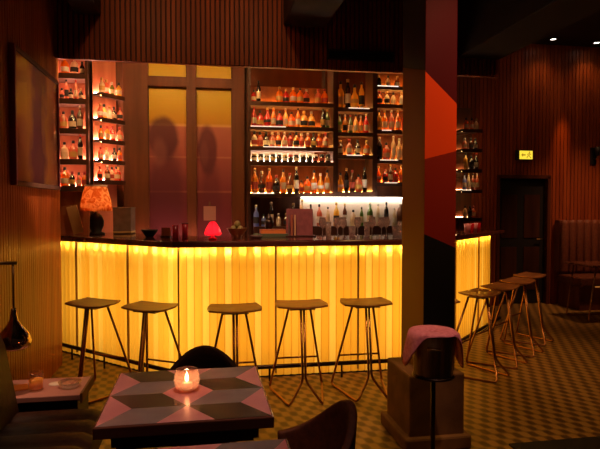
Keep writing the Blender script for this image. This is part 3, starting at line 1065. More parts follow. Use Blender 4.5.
# ---- alcove shelves: one unit facing the room, one on the slant
Q0, Q1 = (-1.72, 6.60), (-1.235, 6.60)
CUR = ZA = [1.73, 2.03, 2.37, 2.70, 2.98]
shelf_unit('bottle_shelf', 'rosy lit bottle shelves in the alcove beside the slatted wall', Q0, Q1, ZA, 0.36, led='led_pink', board_t=0.04, backmat='back_rose')
G = 'bottles on the alcove shelves'
fill(Q0, Q1, ZA[0], B('qo hd hp ha hd hp', 1.0), 'the lowest alcove shelf', G, s0=0.16)
fill(Q0, Q1, ZA[1], B('qc qp sd rg rb bo', 0.95), 'the second alcove shelf up', G, s0=0.16)
fill(Q0, Q1, ZA[2], B('qp qd rb qo rp', 0.95), 'the third alcove shelf up', G, s0=0.16)
fill(Q0, Q1, ZA[3], B('hp sp hd sp hd hr', 0.80), 'the fourth alcove shelf up', G, s0=0.16)
fill(Q0, Q1, ZA[4], B('qo qc hd', 0.90), 'the top alcove shelf', G, s0=0.18)
S0, S1 = (-1.105, 6.56), (-0.851, 6.856)
CUR = ZS = [1.80, 2.03, 2.26, 2.50, 2.78]
shelf_unit('bottle_shelf', 'slanted rosy bottle shelves between alcove and wooden window', S0, S1, ZS, 0.16, led='led_pink', backmat='back_rose', sides=(False, False), bottom=0.0, top=3.2)
G = 'bottles on the slanted shelves'
fill(S0, S1, ZS[0], B('hp hb hc hp hr', 0.95), 'the lowest slanted shelf', G, 0.06, 0.035, 0.355)
fill(S0, S1, ZS[1], B('hp hc hd ho', 0.90), 'the second slanted shelf up', G, 0.06, 0.035, 0.355)
fill(S0, S1, ZS[2], B('ho hh hr hp', 0.95), 'the third slanted shelf up', G, 0.06, 0.035, 0.355)
fill(S0, S1, ZS[3], B('hp hh hc hd hp', 0.95), 'the fourth slanted shelf up', G, 0.06, 0.035, 0.355)
fill(S0, S1, ZS[4], B('hc hp hg hh', 0.95), 'the top slanted shelf', G, 0.06, 0.035, 0.355)

# ---- small wall shelves beyond the pillar
T0, T1 = (3.62, 7.45), (3.99, 7.45)
CUR = ZT = [1.34, 1.74, 2.03, 2.32, 2.60]
shelf_unit('bottle_shelf', 'open bottle shelves on the slatted wall beyond the pillar', T0, T1, ZT, 0.33, led='led_dim', sides=(False, False), bottom=1.30, top=2.95, backmat='slat_dark',
           lips={1: (0.0, 0.45, 'led_white')})
G = 'bottles beyond the pillar'
fill(T0, T1, ZT[0], B('hc hd hp hc', 1.0), 'the lowest shelf beyond the pillar', G, s0=0.10)
fill(T0, T1, ZT[1], B('ru sc rp rp', 0.85), 'the second shelf beyond the pillar', G, s0=0.10)
fill(T0, T1, ZT[2], B('rh qd rd', 0.85), 'the third shelf beyond the pillar', G, s0=0.10)
fill(T0, T1, ZT[3], B('hp hb hd', 1.0), 'the fourth shelf beyond the pillar', G, s0=0.10)
fill(T0, T1, ZT[4], B('ho hp hc', 1.0), 'the top shelf beyond the pillar', G, s0=0.10)

# ---- back counter below the bays with a white lit splash panel
bc = thing('back_counter', 'low dark back counter under the bottle bays with white lit panel', 'counter', (0.53, 6.42, 0))
MB().box((1.02, 0.26, 0.48), (1.98, 0.50, 0.96)).build('cabinet_body', MT['shelf_wood'], bc)
MB().box((1.02, 0.26, 0.98), (2.00, 0.52, 0.04)).build('worktop', MT['counter'], bc, bevel=0.006)
for i in range(4):
    MB().box((0.276 + 0.496 * i, 0.0, 0.5), (0.47, 0.02, 0.80)).build('cabinet_door', MT['frame_wood'], bc, bevel=0.005)
MB().box((1.02, 0.10, 1.134), (1.90, 0.10, 0.268)).build('bottle_step', MT['shelf_wood'], bc, bevel=0.004)
MB().box((1.29, 0.165, 1.30), (1.32, 0.012, 0.58)).build('splash_panel', MT['white_card'], bc)
MB().box((1.29, 0.12, 1.605), (1.30, 0.03, 0.014)).build('light_strip', emit('splash_led', (1.0, 0.84, 0.66), 15.0), bc)
# bottles and glasses standing on the back counter
G = 'bottles on the back counter'
for k, it in enumerate(B('ru hu sd hc hb rd', 0.90)):
    bottle(it[0], it[1], (0.63 + 0.088 * k, 6.518, 1.2686), f"{ART[it[1]]} bottle, {ORD[k]} of the group between window and lit panel", 'bottles beside the lit panel', it[2], rnd.choice((0, 1, 3)), rnd.choice((0, 1, 2)))
row = 'sc sd rp sc rh sb qc sg rg sc sd rc'
for k, it in enumerate(B(row, 0.94)):
    it = (it[0], it[1], it[2] * (1.0, 0.86, 0.95, 0.80)[k % 4])
    x = 0.935 + 0.104 * k
    bottle(it[0], it[1], (x + 0.24, 6.518, 1.2686), f"{ART[it[1]]} bottle, {ORD[k]} of the row before the white lit panel", 'bottles before the lit panel', it[2], rnd.choice((0, 1, 3)), rnd.choice((0, 1, 2)))

# ================================================================== THINGS ON THE BAR
CT = 1.2105


def stem_glass(kind):
    if kind == 'wine':
        p = [(0.032, 0), (0.030, 0.003), (0.005, 0.006), (0.004, 0.075), (0.020, 0.088), (0.036, 0.115), (0.037, 0.145), (0.030, 0.185), (0.0285, 0.185), (0.035, 0.145), (0.034, 0.117), (0.018, 0.092), (1e-6, 0.088)]
    elif kind == 'tumbler':
        p = [(0.030, 0), (0.036, 0.10), (0.034, 0.10), (0.029, 0.012), (1e-6, 0.010)]
    else:
        p = [(0.026, 0), (0.030, 0.14), (0.028, 0.14), (0.024, 0.012), (1e-6, 0.010)]
    return MB().lathe([(1e-6, 0)] + p, seg=14)


gm = {k: stem_glass(k).mesh('glass_' + k, MT['clear_thin']) for k in ('wine', 'tumbler', 'highball')}


def drink_glass(kind, loc, label, group, s=1.0):
    o = bpy.data.objects.new({'wine': 'wine_glass', 'tumbler': 'tumbler', 'highball': 'highball_glass'}[kind], gm[kind])
    COL.objects.link(o)
    o.location = loc
    o.scale = (s, s, s)
    return tag(o, label, 'glass', group)


seq = ['wine', 'highball', 'wine', 'wine', 'tumbler', 'wine', 'highball', 'wine', 'wine', 'wine', 'tumbler', 'highball']
for k, kd in enumerate(seq):
    x = 1.17 + 0.075 * k
    nm = {'wine': 'stemmed glass', 'tumbler': 'low tumbler', 'highball': 'tall straight glass'}[kd]
    drink_glass(kd, (x, 5.36 + (0.07 if k % 2 else 0.0), CT), f"clear {nm}, {ORD[k]} from the menu stand along the counter", 'glasses along the counter', 1.0)

# menu stand
t = thing('menu_stand', 'dark red menu stand on the counter before the wide bay', 'menu stand', (0.86, 5.36, CT))
MB().box((0.085, 0.03, 0.135), (0.26, 0.03, 0.27)).build('menu_board', MT['menu_red'], t, bevel=0.004)
MB().box((0.085, -0.005, 0.006), (0.30, 0.12, 0.012)).build('base', MT['shelf_wood'], t, bevel=0.003)
for i in range(3):
    MB().box((-0.028 + 0.030 * i, -0.018, 0.112), (0.012, 0.02, 0.20)).build('menu_card', [MT['crate'], MT['rust'], MT['paper']][i], t)
# black till box near the pillar
t = thing('till', 'small black till on the counter next to the pillar', 'till', (2.13, 5.44, CT), R(8))
MB().box((0, 0, 0.075), (0.14, 0.12, 0.15)).build('body', MT['black'], t, bevel=0.006)
MB().box((0, -0.064, 0.085), (0.115, 0.006, 0.10)).build('screen', plain('till_screen', (0.02, 0.02, 0.025), 0.1), t)
MB().box((0, -0.01, 0.158), (0.15, 0.13, 0.014)).build('lid', MT['white_card'], t, bevel=0.003)
# round brown jug
t = thing('stoneware_jug', 'round brown jug at the pillar end of the lit panel', 'jug', (2.40, 6.518, 1.2685))
MB().lathe([(1e-6, 0), (0.035, 0), (0.050, 0.03), (0.056, 0.10), (0.052, 0.16), (0.038, 0.21), (0.020, 0.225), (0.020, 0.26), (0.015, 0.26), (1e-6, 0.24)], seg=18).build('jug_body', plain('stoneware', (0.17, 0.06, 0.03), 0.35), t)
MB().tube([(0.02, 0, 0.25), (0.060, 0, 0.245), (0.078, 0, 0.19), (0.052, 0, 0.145)], 0.009).build('handle', plain('stoneware_handle', (0.15, 0.05, 0.025), 0.35), t)
# orange box and book stack
t = thing('flat_box', 'flat orange box on a green one on the counter', 'box', (0.68, 5.38, CT + 0.033))
MB().box((0, 0, 0.017), (0.24, 0.15, 0.034)).build('box_body', MT['orange_card'], t, bevel=0.003)
MB().box((0, 0, 0.036), (0.244, 0.154, 0.006)).build('lid', MT['rust'], t, bevel=0.002)
o = MB().box((0, 0, 0.016), (0.26, 0.17, 0.032)).build('flat_box', MT['green_card'], None, (0.69, 5.385, CT), bevel=0.003)
tag(o, 'flat dark green box under the orange one on the counter', 'box')
# black speed pourer tray: dark mixing set left of the menu stand
t = thing('shaker', 'dark metal shaker standing behind the orange box', 'shaker', (0.66, 5.51, CT))
MB().lathe([(1e-6, 0), (0.030, 0), (0.042, 0.12), (0.044, 0.13), (0.036, 0.16)], seg=16).build('cup', MT['rail'], t)
MB().lathe([(0.037, 0.158), (0.030, 0.185), (0.016, 0.195), (0.016, 0.215), (1e-6, 0.218)], seg=16).build('cap', MT['rail'], t)

# glowing red lamp
t = thing('table_lamp', 'glowing red glass lamp at the bend of the counter', 'lamp', (0.10, 5.00, CT))
t.scale = (0.86, 0.86, 0.86)
MB().lathe([(1e-6, 0), (0.042, 0), (0.044, 0.012), (0.020, 0.026), (0.016, 0.055), (1e-6, 0.056)], seg=16).build('base', MT['red_glass'], t)
MB().lathe([(0.076, 0.045), (0.090, 0.062), (0.072, 0.115), (0.042, 0.165), (0.024, 0.185), (1e-6, 0.19)], seg=8, smooth=False).build('lamp_shade', MT['red_glow'], t)
MB().ball((0, 0, 0.09), 0.020, 10, 8).build('bulb', emit('red_bulb', (1.0, 0.20, 0.22), 34.0), t)
# two red candle glasses
for k, (x, y, h) in enumerate(((-0.235, 5.30, 0.12), (-0.150, 5.33, 0.135))):
    t = thing('candle_glass', ['shorter red candle glass on the counter before the window mullion', 'taller red candle glass with black rim on the counter before the window mullion'][k], 'candle glass', (x, y, CT))
    MB().lathe([(1e-6, 0), (0.026, 0), (0.028, h), (0.026, h), (0.024, 0.01), (1e-6, 0.01)], seg=14).build('tumbler', MT['red_glass'], t)
    MB().lathe([(1e-6, 0.011), (0.021, 0.011), (0.021, 0.05), (1e-6, 0.052)], seg=12).build('candle', MT['red_glass'], t)
    if k:
        MB().tube([(0.028 * cos(a), 0.028 * sin(a), h) for a in [2 * pi * i / 16 for i in range(16)]], 0.004, 6, closed=True).build('rim', MT['black'], t)
# black bowl, card holder
t = thing('bowl', 'low black bowl on the counter below the window', 'bowl', (-0.49, 5.55, CT))
MB().lathe([(1e-6, 0), (0.035, 0), (0.040, 0.008), (0.075, 0.055), (0.078, 0.070), (0.073, 0.070), (0.036, 0.014), (1e-6, 0.012)], seg=20).build('bowl_body', MT['black'], t)
MB().ball((0.0, 0.0, 0.050), 0.045, 12, 8, sz=0.6).build('contents', MT['shelf_wood'], t)
t = thing('card_holder', 'small pinkish card holder beside the black bowl', 'card holder', (-0.335, 5.50, CT), R(-20))
MB().box((0, 0, 0.006), (0.10, 0.05, 0.012)).build('base', MT['shelf_wood'], t)
MB().box((0, 0.008, 0.05), (0.09, 0.012, 0.08)).build('card', MT['rust'], t)
# framed notice behind, brass bowl with fruit, grater
t = thing('notice_frame', 'small square pinkish notice before the window behind the red lamp', 'sign', (0.10, 6.80, 1.0))
MB().box((0.0, 0.0, 0.28), (0.02, 0.02, 0.56)).build('post', MT['bronze'], t)
MB().box((0.0, 0.0, 0.003), (0.12, 0.10, 0.006)).build('base', MT['bronze'], t)
MB().box((0.0, -0.016, 0.42), (0.145, 0.012, 0.17)).build('card', MT['fabric_rose'], t)
o = MB().box((-0.16, 0, 0.5), (1.36, 0.30, 1.0)).build('sideboard', MT['shelf_wood'], None, (-0.02, 6.70, 0), bevel=0.006)
tag(o, 'dark low sideboard under the wooden window behind the bar', 'sideboard')
t = thing('fruit_bowl', 'brass bowl of limes on the counter beside the red lamp', 'bowl', (0.33, 5.24, CT))
MB().lathe([(1e-6, 0), (0.040, 0), (0.036, 0.012), (0.060, 0.035), (0.095, 0.085), (0.098, 0.09), (0.091, 0.09), (0.055, 0.04), (1e-6, 0.02)], seg=20).build('bowl_body', MT['brass'], t)
fr = plain('fruit_skin', (0.24, 0.20, 0.04), 0.5)
for k, (x, y, z) in enumerate(((-0.036, 0, 0.082), (0.026, -0.025, 0.082), (0.018, 0.034, 0.082), (0.0, -0.004, 0.128))):
    o = MB().ball((0, 0, 0), 0.029, 12, 8, sz=1.15).build('lime', fr, None, (0.33 + x, 5.24 + y, CT + z))
    tag(o, ['olive green lime at the window side of the brass bowl', 'olive green lime at the front of the brass bowl', 'olive green lime at the back of the brass bowl', 'olive green lime on top of the brass bowl heap'][k], 'lime', 'limes in the brass bowl')
t = thing('garnish_dish', 'pale shallow dish between the brass bowl and the orange box', 'dish', (0.50, 5.16, CT))
MB().lathe([(1e-6, 0), (0.03, 0), (0.058, 0.026), (0.055, 0.028), (0.028, 0.006), (1e-6, 0.006)], seg=18).build('dish_body', MT['crate'], t)
MB().ball((0, 0, 0.026), 0.036, 12, 8, sz=0.55).build('contents', MT['green_card'], t)

# patterned lamp, menus and box on the slanted counter
t = thing('table_lamp', 'lamp with marbled orange shade on the counter beneath alcove shelves', 'lamp', (-1.08, 6.13, CT))
MB().lathe([(1e-6, 0), (0.085, 0), (0.09, 0.015), (0.05, 0.03), (0.075, 0.09), (0.08, 0.14), (0.055, 0.20), (0.018, 0.225), (0.012, 0.30), (1e-6, 0.30)], seg=18).build('base', MT['black'], t)
MB().lathe([(0.158, 0.245), (0.155, 0.30), (0.146, 0.36), (0.126, 0.44), (0.105, 0.505)], seg=24).build('lamp_shade', MT['shade'], t, solid=0.004)
MB().tube([(0.107 * cos(a), 0.107 * sin(a), 0.507) for a in [2 * pi * i / 24 for i in range(24)]], 0.008, 6, closed=True).build('shade_rim', MT['white_card'], t)
MB().ball((0, 0, 0.36), 0.03, 10, 8).tube([(0, 0, 0.30), (0, 0, 0.335)], 0.01).build('bulb', emit('lamp_bulb', (1.0, 0.55, 0.22), 50.0), t)
for k, (x, y, lean, m, lab) in enumerate(((-1.33, 6.16, -0.20, 'rust', 'rust red card leaning at the end of the slanted counter'),
                                          (-1.25, 6.12, -0.26, 'paper', 'tall ochre menu leaning beside the marbled lamp'),
                                          (-1.155, 5.98, 0.05, 'rust', 'upright rusty menu in front of the marbled lamp'))):
    w_, h = (0.11, 0.29) if k < 2 else (0.06, 0.24)
    o = MB().box((0, 0, h / 2), (w_, 0.018, h), M=None).build('menu', MT[m], None, (x, y, CT + abs(sin(lean)) * w_ / 2), bevel=0.002)
    o.rotation_euler = (0, lean, R(-8))
    tag(o, lab, 'menu')
t = thing('crate', 'taupe box with a pale lower band next to the marbled lamp', 'box', (-0.81, 6.22, CT), R(-10))
MB().box((0, 0, 0.135), (0.19, 0.16, 0.27)).build('box_body', MT['crate'], t, bevel=0.006)
MB().box((0, -0.001, 0.02), (0.194, 0.164, 0.02)).build('band', MT['paper'], t)
MB().box((0, 0, 0.276), (0.196, 0.166, 0.014)).build('lid', MT['crate'], t, bevel=0.003)
# rosy cups on the far wing
for k in range(4):
    o = MB().lathe([(1e-6, 0), (0.030, 0), (0.040, 0.10), (0.037, 0.10), (0.028, 0.01), (1e-6, 0.008)], seg=14).build('cup', MT['red_glass'] if k in (1, 3) else plain('rose_cup', (0.62, 0.20, 0.20), 0.4), None, (2.93 + 0.085 * k, 5.84 + 0.085 * k, CT))
    tag(o, ['pale rose cup nearest the pillar on the far counter wing', 'red cup second from the pillar on the far counter wing', 'pale rose cup third from the pillar on far counter wing', 'red cup farthest from the pillar on the far counter wing'][k], 'cup', 'cups on the far wing')

# ================================================================== BAR STOOLS
def smooth_path(pts, n=6):
    """round the corners of a polyline"""
    P = [Vector(p) for p in pts]
    out = [P[0]]
    for i in range(1, len(P) - 1):
        a, b, c = P[i - 1], P[i], P[i + 1]
        r = min(0.04, (b - a).length * 0.4, (c - b).length * 0.4)
        s, e = b + (a - b).normalized() * r, b + (c - b).normalized() * r
        for k in range(n + 1):
            t = k / n
            out.append(s * (1 - t) ** 2 + b * 2 * t * (1 - t) + e * t * t)
    out.append(P[-1])
    return out


SH = 0.74


def seat_fn(side):
    def f(u, v_):
        a, b = 2 * u - 1, 2 * v_ - 1          # a: across, b: front(-1) .. back(+1)
        wx = 0.215 * (1 - 0.10 * (b + 1) / 2)
        x = wx * a * sqrt(max(0.0, 1 - 0.38 * b * b * 0.5)) 
        y = 0.135 * b * sqrt(max(0.0, 1 - 0.30 * a * a)) 
        z = 0.010 * a * a + 0.009 * max(0.0, b) ** 2 - 0.006 * max(0.0, -b) ** 2
        return (x, y, SH - 0.012 + z + side * 0.0065)
    return f


def make_stool(label):
    root = thing('bar_stool', label, 'bar stool', (0, 0, 0), 0, 'wire legged stools along the bar')
    mb = MB()
    n, m = 16, 10
    top = [seat_fn(1)(i / n, j / m) for j in range(m + 1) for i in range(n + 1)]
    bot = [seat_fn(-1)(i / n, j / m) for j in range(m + 1) for i in range(n + 1)]
    k = len(top)
    fs = []
    for j in range(m):
        for i in range(n):
            a = j * (n + 1) + i
            fs.append((a, a + 1, a + n + 2, a + n + 1))
            fs.append((k + a + n + 1, k + a + n + 2, k + a + 1, k + a))
    ring = [i for i in range(n + 1)] + [j * (n + 1) + n for j in range(1, m + 1)] + [m * (n + 1) + i for i in range(n - 1, -1, -1)] + [j * (n + 1) for j in range(m - 1, 0, -1)]
    for a, b in zip(ring, ring[1:] + ring[:1]):
        fs.append((b, a, k + a, k + b))
    mb.add(top + bot, fs, 0, True)
    mb.build('seat', MT['ply'], root, bevel=0.003)
    MB().box((0, -0.01, SH - 0.036), (0.20, 0.16, 0.006)).build('mounting_plate', MT['bronze'], root)
    for s in (-1, 1):
        pts = [(s * 0.012, -0.07, SH - 0.036), (s * 0.011, -0.150, 0.17), (s * 0.125, -0.235, 0.010), (s * 0.222, 0.235, 0.010), (s * 0.085, 0.06, SH - 0.036)]
        MB().tube(smooth_path(pts), 0.0095, 8).build('leg', MT['copper'], root)
    z = 0.265
    f = (z - 0.010) / (SH - 0.046)
    x1, y1 = 0.222 + (0.085 - 0.222) * f, 0.235 + (0.06 - 0.235) * f
    MB().tube([(-x1, y1, z), (x1, y1, z)], 0.008, 8).build('foot_rest', MT['copper'], root)
    return root


stools = [
    ((-0.85, 4.67), -34, 'bar stool nearest the slatted wall, first of the row'),
    ((-0.385, 4.42), -32, 'bar stool second from the slatted wall, at the bend of bar'),
    ((0.245, 4.25), 0, 'bar stool behind the dark chair, third from the slatted wall'),
    ((0.77, 4.33), 0, 'bar stool in the middle of the straight front, fourth from slatted wall'),
    ((1.295, 4.33), 0, 'bar stool just before the pillar, fifth from the slatted wall'),
    ((1.85, 4.29), 10, 'bar stool mostly hidden behind the painted pillar'),
    ((2.43, 4.60), 36, 'bar stool on the far wing closest to the pillar'),
    ((2.82, 4.94), 36, 'bar stool on the far wing, second from the pillar'),
    ((3.21, 5.28), 36, 'bar stool on the far wing, third from the pillar'),
    ((3.60, 5.68), 36, 'bar stool at the far end of the bar'),
]
proto = None
for (x, y), a, lab in stools:
    if proto is None:
        proto = make_stool(lab)
        proto.location = (x, y, 0)
        proto.rotation_euler = (0, 0, R(a))
    else:
        dup(proto, (x, y, 0), R(a), lab, 'wire legged stools along the bar')


# ================================================================== TABLES
def make_table(name, label, x0, x1, y0, y1, h=0.75):
    W, D = x1 - x0, y1 - y0
    t = thing(name, label, 'table', ((x0 + x1) / 2, (y0 + y1) / 2, 0), 0, 'patterned bistro tables')
    MB().box((0, 0, h - 0.022), (W, D, 0.042)).build('table_top', MT['table_edge'], t, bevel=0.004)
    mb = MB()
    e = 0.008
    w2, d2 = W / 2 - e, D / 2 - e
    Z = h + 0.0006

    def q(pts, mi):
        mb.add([(-w2 + 2 * w2 * a, -d2 + 2 * d2 * b, Z) for a, b in pts], [tuple(range(len(pts)))], mi)
    s = 1 / 6
    for side in (0, 1):
        X = (lambda a: a) if side == 0 else (lambda a: 1 - a)
        for c in (0.25, 0.75):
            q([(X(0), c - 0.25), (X(s), c), (X(0), c + 0.25)], 0)
        for k in range(4):
            lo, hi = k * 0.25, (k + 1) * 0.25
            even = k % 2 == 0
            a0, a1 = (0.0, s) if even else (s, 0.0)
            mi = 1 if (even != bool(side)) else 2
            q([(X(a0), lo), (X(a0 + 1 / 3), lo), (X(a1 + 1 / 3), hi), (X(a1), hi)], mi)
    q([(0.5, 0.25), (0.5 + s, 0.5), (0.5, 0.75), (0.5 - s, 0.5)], 0)
    q([(0.5 - s, 0), (0.5 + s, 0), (0.5, 0.25)], 0)
    q([(0.5 - s, 1), (0.5 + s, 1), (0.5, 0.75)], 0)
    mb.build('inlay', [MT['pink'], MT['grey'], MT['charcoal']], t)
    mb = MB()
    for y in (-D / 2 + 0.06, D / 2 - 0.06):
        mb.box((0, y, h - 0.073), (W - 0.14, 0.022, 0.06))
    for x in (-W / 2 + 0.06, W / 2 - 0.06):
        mb.box((x, 0, h - 0.073), (0.022, D - 0.14, 0.06))
    mb.build('apron', MT['shelf_wood'], t)
    MB().lathe([(0.06, 0.02), (0.035, 0.05), (0.03, 0.10), (0.03, 0.64), (0.07, 0.70)], seg=16).build('column', MT['black'], t)
    MB().box((0, 0, 0.012), (0.42, 0.06, 0.024)).box((0, 0, 0.0125), (0.06, 0.42, 0.0245)).build('foot', MT['black'], t, bevel=0.004)
    return t


make_table('bistro_table', 'bistro table inlaid with pink and grey lozenges, candle on top', -0.37, 0.255, 1.98, 2.63)
make_table('bistro_table', 'second inlaid bistro table showing only its far edge', -0.352, 0.272, 1.14, 1.786)

# votive candle
t = thing('votive_candle', 'lit votive candle in a round glass on the inlaid table', 'candle', (-0.062, 2.325, 0.7512))
t.scale = (1.1, 1.1, 1.05)
pr = [(1e-6, 0), (0.030, 0), (0.044, 0.018), (0.049, 0.042), (0.044, 0.068), (0.037, 0.084), (0.035, 0.084), (0.042, 0.066), (0.046, 0.042), (0.041, 0.020), (0.028, 0.006), (1e-6, 0.006)]
MB().lathe(pr, seg=24).build('glass_holder', MT['frosted'], t)
MB().lathe([(1e-6, 0.008), (0.020, 0.008), (0.020, 0.030), (1e-6, 0.030)], seg=16).build('candle', MT['wax'], t)
MB().lathe([(1e-6, 0.032), (0.006, 0.040), (0.0075, 0.048), (0.004, 0.062), (1e-6, 0.074)], seg=12).build('flame', MT['flame'], t)


# ================================================================== TUB CHAIRS
def make_chair(label, shellmat):
    t = thing('tub_chair', label, 'chair', (0, 0, 0), 0)
    ro, th = 0.25, 0.035

    def ht(a):        # a: 0 at the middle of the back, 1 at the arm ends
        return 0.55 + 0.19 * (0.5 + 0.5 * cos(pi * min(1.0, abs(a)))) ** 1.2 
    mb = MB()
    n, m = 32, 8
    A = R(98)

    def P(i, j, off):
        a = 2 * i / n - 1
        ang = R(90) + a * A
        f = j / m
        z0, z1 = 0.36, ht(a)
        r = (ro - off) * (0.90 + 0.10 * f)
        return (r * cos(ang), r * sin(ang) * 1.0, z0 + (z1 - z0) * f)
    out = [P(i, j, 0) for j in range(m + 1) for i in range(n + 1)]
    inn = [P(i, j, th) for j in range(m + 1) for i in range(n + 1)]
    k = len(out)
    fs = []
    for j in range(m):
        for i in range(n):
            a = j * (n + 1) + i
            fs.append((a, a + 1, a + n + 2, a + n + 1))
            fs.append((k + a + n + 1, k + a + n + 2, k + a + 1, k + a))
    ring = [i for i in range(n + 1)] + [j * (n + 1) + n for j in range(1, m + 1)] + [m * (n + 1) + i for i in range(n - 1, -1, -1)] + [j * (n + 1) for j in range(m - 1, 0, -1)]
    for a, b in zip(ring, ring[1:] + ring[:1]):
        fs.append((b, a, k + a, k + b))
    mb.add(out + inn, fs, 0, True)
    mb.build('backrest', shellmat, t, bevel=0.008)
    MB().lathe([(1e-6, 0.35), (0.19, 0.35), (0.20, 0.37), (0.198, 0.43), (0.17, 0.455), (1e-6, 0.46)], seg=28).build('seat', shellmat, t)
    for x, y in ((-1, -1), (1, -1), (1, 1), (-1, 1)):
        MB().tube([(x * 0.14, y * 0.14, 0.355), (x * 0.19, y * 0.19, 0.0)], [0.016, 0.010], 8).build('leg', MT['bronze'], t)
    return t


c1 = make_chair('dark tub chair on the far side of the inlaid table', MT['velvet_dark'])
c1.location = (0.01, 2.87, 0)
c2 = make_chair('wine red tub chair at the pillar side of the candle table', MT['velvet'])
c2.location = (0.378, 2.18, 0)
c2.scale = (0.94, 0.94, 0.955)
c2.rotation_euler = (0, 0, R(-84))

# ================================================================== LEFT SEATING
t = thing('banquette', 'brown leather banquette along the slatted wall', 'banquette', (0, 0, 0))
mb = MB()
y0, y1, nch = 0.9, 3.06, 14

# seat: channels run across, each a soft bulge
def seat_pt(i, j, nn=14 * 6, mm=8):
    s = i / nn
    y = y0 + (y1 - y0) * s
    ph = (i % 6) / 6
    bul = 0.014 * abs(sin(pi * ph)) ** 0.6
    q = j / mm
    x = -0.95 + 0.45 * q
    edge = 0.03 * max(0.0, (q - 0.8) / 0.2) ** 2
    return (x, y, 0.445 + bul - edge)


top = [seat_pt(i, j) for j in range(9) for i in range(85)]
mb.add(top, [(j * 85 + i, j * 85 + i + 1, (j + 1) * 85 + i + 1, (j + 1) * 85 + i) for j in range(8) for i in range(84)], 0, True)
mb.box(((-0.95 - 0.50) / 2, (y0 + y1) / 2, 0.37), (0.45, y1 - y0, 0.10))
mb.build('seat', MT['leather'], t)
MB().prism([(-1.30, y0), (-0.54, y0), (-0.54, y1 - 0.02), (-1.30, y1 - 0.02)], 0.0, 0.32).build('base', MT['black'], t)
mb = MB()
prof = [(-1.30, 0.32), (-0.94, 0.32), (-0.925, 0.46), (-0.985, 0.80), (-1.01, 0.865), (-1.06, 0.89), (-1.27, 0.89), (-1.30, 0.87)]
k = len(prof)
vs_ = [(x, y, z) for y in (y0, y1) for x, z in prof]
mb.add(vs_, [tuple(range(k)), tuple(range(2 * k - 1, k - 1, -1))] + [(i, (i + 1) % k, k + (i + 1) % k, k + i) for i in range(k)], 0)
mb.build('backrest', MT['leather'], t, bevel=0.02)

t = thing('side_table', 'low side table with rosy top by the slatted wall', 'side table', (-0.95, 3.285, 0))
MB().box((0, 0, 0.485), (0.62, 0.33, 0.03)).build('table_top', MT['fabric_rose'], t, bevel=0.004)
MB().box((0, 0, 0.24), (0.58, 0.29, 0.46)).build('body', MT['black'], t, bevel=0.004)
MB().box((0.312, 0, 0.482), (0.012, 0.335, 0.05)).build('edge', MT['plinth'], t)

# drinks on the side table
t = thing('whisky_tumbler', 'tumbler of amber whisky on the low side table', 'glass', (-0.895, 3.235, 0.5005))
MB().lathe([(1e-6, 0), (0.036, 0), (0.041, 0.10), (0.0385, 0.10), (0.034, 0.012), (1e-6, 0.012)], seg=20).build('tumbler', MT['thin'], t)
MB().lathe([(1e-6, 0.0125), (0.0335, 0.0125), (0.0365, 0.062), (1e-6, 0.062)], seg=20).build('whisky', tinted('whisky_drink', (1.0, 0.45, 0.06), 0.3, 0.05), t)
t = thing('snack_dish', 'shallow glass dish beside the whisky tumbler', 'dish', (-0.725, 3.26, 0.5005))
MB().lathe([(1e-6, 0), (0.045, 0), (0.062, 0.034), (0.059, 0.034), (0.043, 0.006), (1e-6, 0.006)], seg=20).build('dish_body', MT['clear_thin'], t)
MB().ball((0, 0, 0.018), 0.042, 14, 8, sz=0.35).build('nuts', noisy('nuts', (0.30, 0.10, 0.05), (0.55, 0.25, 0.14), (60, 60, 60), 0.7), t)
o = MB().box((0, 0, 0.004), (0.12, 0.10, 0.008)).build('napkin', MT['orange_card'], None, (-1.01, 3.28, 0.5004), R(20), bevel=0.002)
tag(o, 'folded orange napkin under the pendant lamp on side table', 'napkin')
for k, (x, y) in enumerate(((-0.815, 3.33),)):
    o = MB().lathe([(1e-6, 0), (0.038, 0), (0.038, 0.004), (1e-6, 0.004)], seg=20).build('coaster', MT['white_card'], None, (x, y, 0.5004))
    tag(o, 'pale round coaster between whisky tumbler and glass dish', 'coaster')

# wall lamp with chrome drop
t = thing('wall_lamp', 'chrome drop lamp hanging from a wall arm by the banquette', 'lamp', (-1.31, 3.18, 1.205))
MB().lathe([(1e-6, -0.05), (0.045, -0.05), (0.045, 0.05), (1e-6, 0.05)], seg=16).build('wall_plate', MT['bronze'], t)
MB().tube([(0.03, 0, 0), (0.345, 0, 0)], 0.009, 8).build('arm', MT['bronze'], t)
MB().tube([(0.325, 0, 0.0), (0.325, 0, -0.28)], 0.005, 8).build('cord', MT['bronze'], t)
MB().lathe([(0.012, -0.24), (0.016, -0.27), (0.020, -0.30), (0.040, -0.335), (0.072, -0.375), (0.086, -0.415), (0.080, -0.445), (0.066, -0.455), (0.062, -0.452), (0.070, -0.42)], (0.325, 0, 0), 28).build('lamp_shade', MT['chrome'], t)
MB().ball((0.325, 0, -0.425), 0.026, 10, 8).build('bulb', emit('drop_bulb', (1.0, 0.6, 0.35), 10.0), t)

# framed picture on the left wall
t = thing('framed_picture', 'large framed abstract picture in gold and plum on the slatted wall', 'picture', (-1.312, 4.23, 1.67))
pw, ph = 1.21, 0.955
mb = MB()
MB().box((0.014, pw / 2, ph / 2), (0.022, pw - 0.04, ph - 0.04)).build('print', MT['picture_art'], t)
for y in (0.0, pw):
    MB().box((0.02, y, ph / 2), (0.04, 0.035, ph + 0.035)).build('frame_side', MT['purple'], t, bevel=0.003)
for z in (0.0, ph):
    MB().box((0.02, pw / 2, z), (0.04, pw - 0.035, 0.035)).build('frame_rail', MT['crate'], t, bevel=0.003)
MB().box((0.030, pw / 2, ph / 2), (0.003, pw - 0.035, ph - 0.035)).build('glazing', MT['pane'], t)

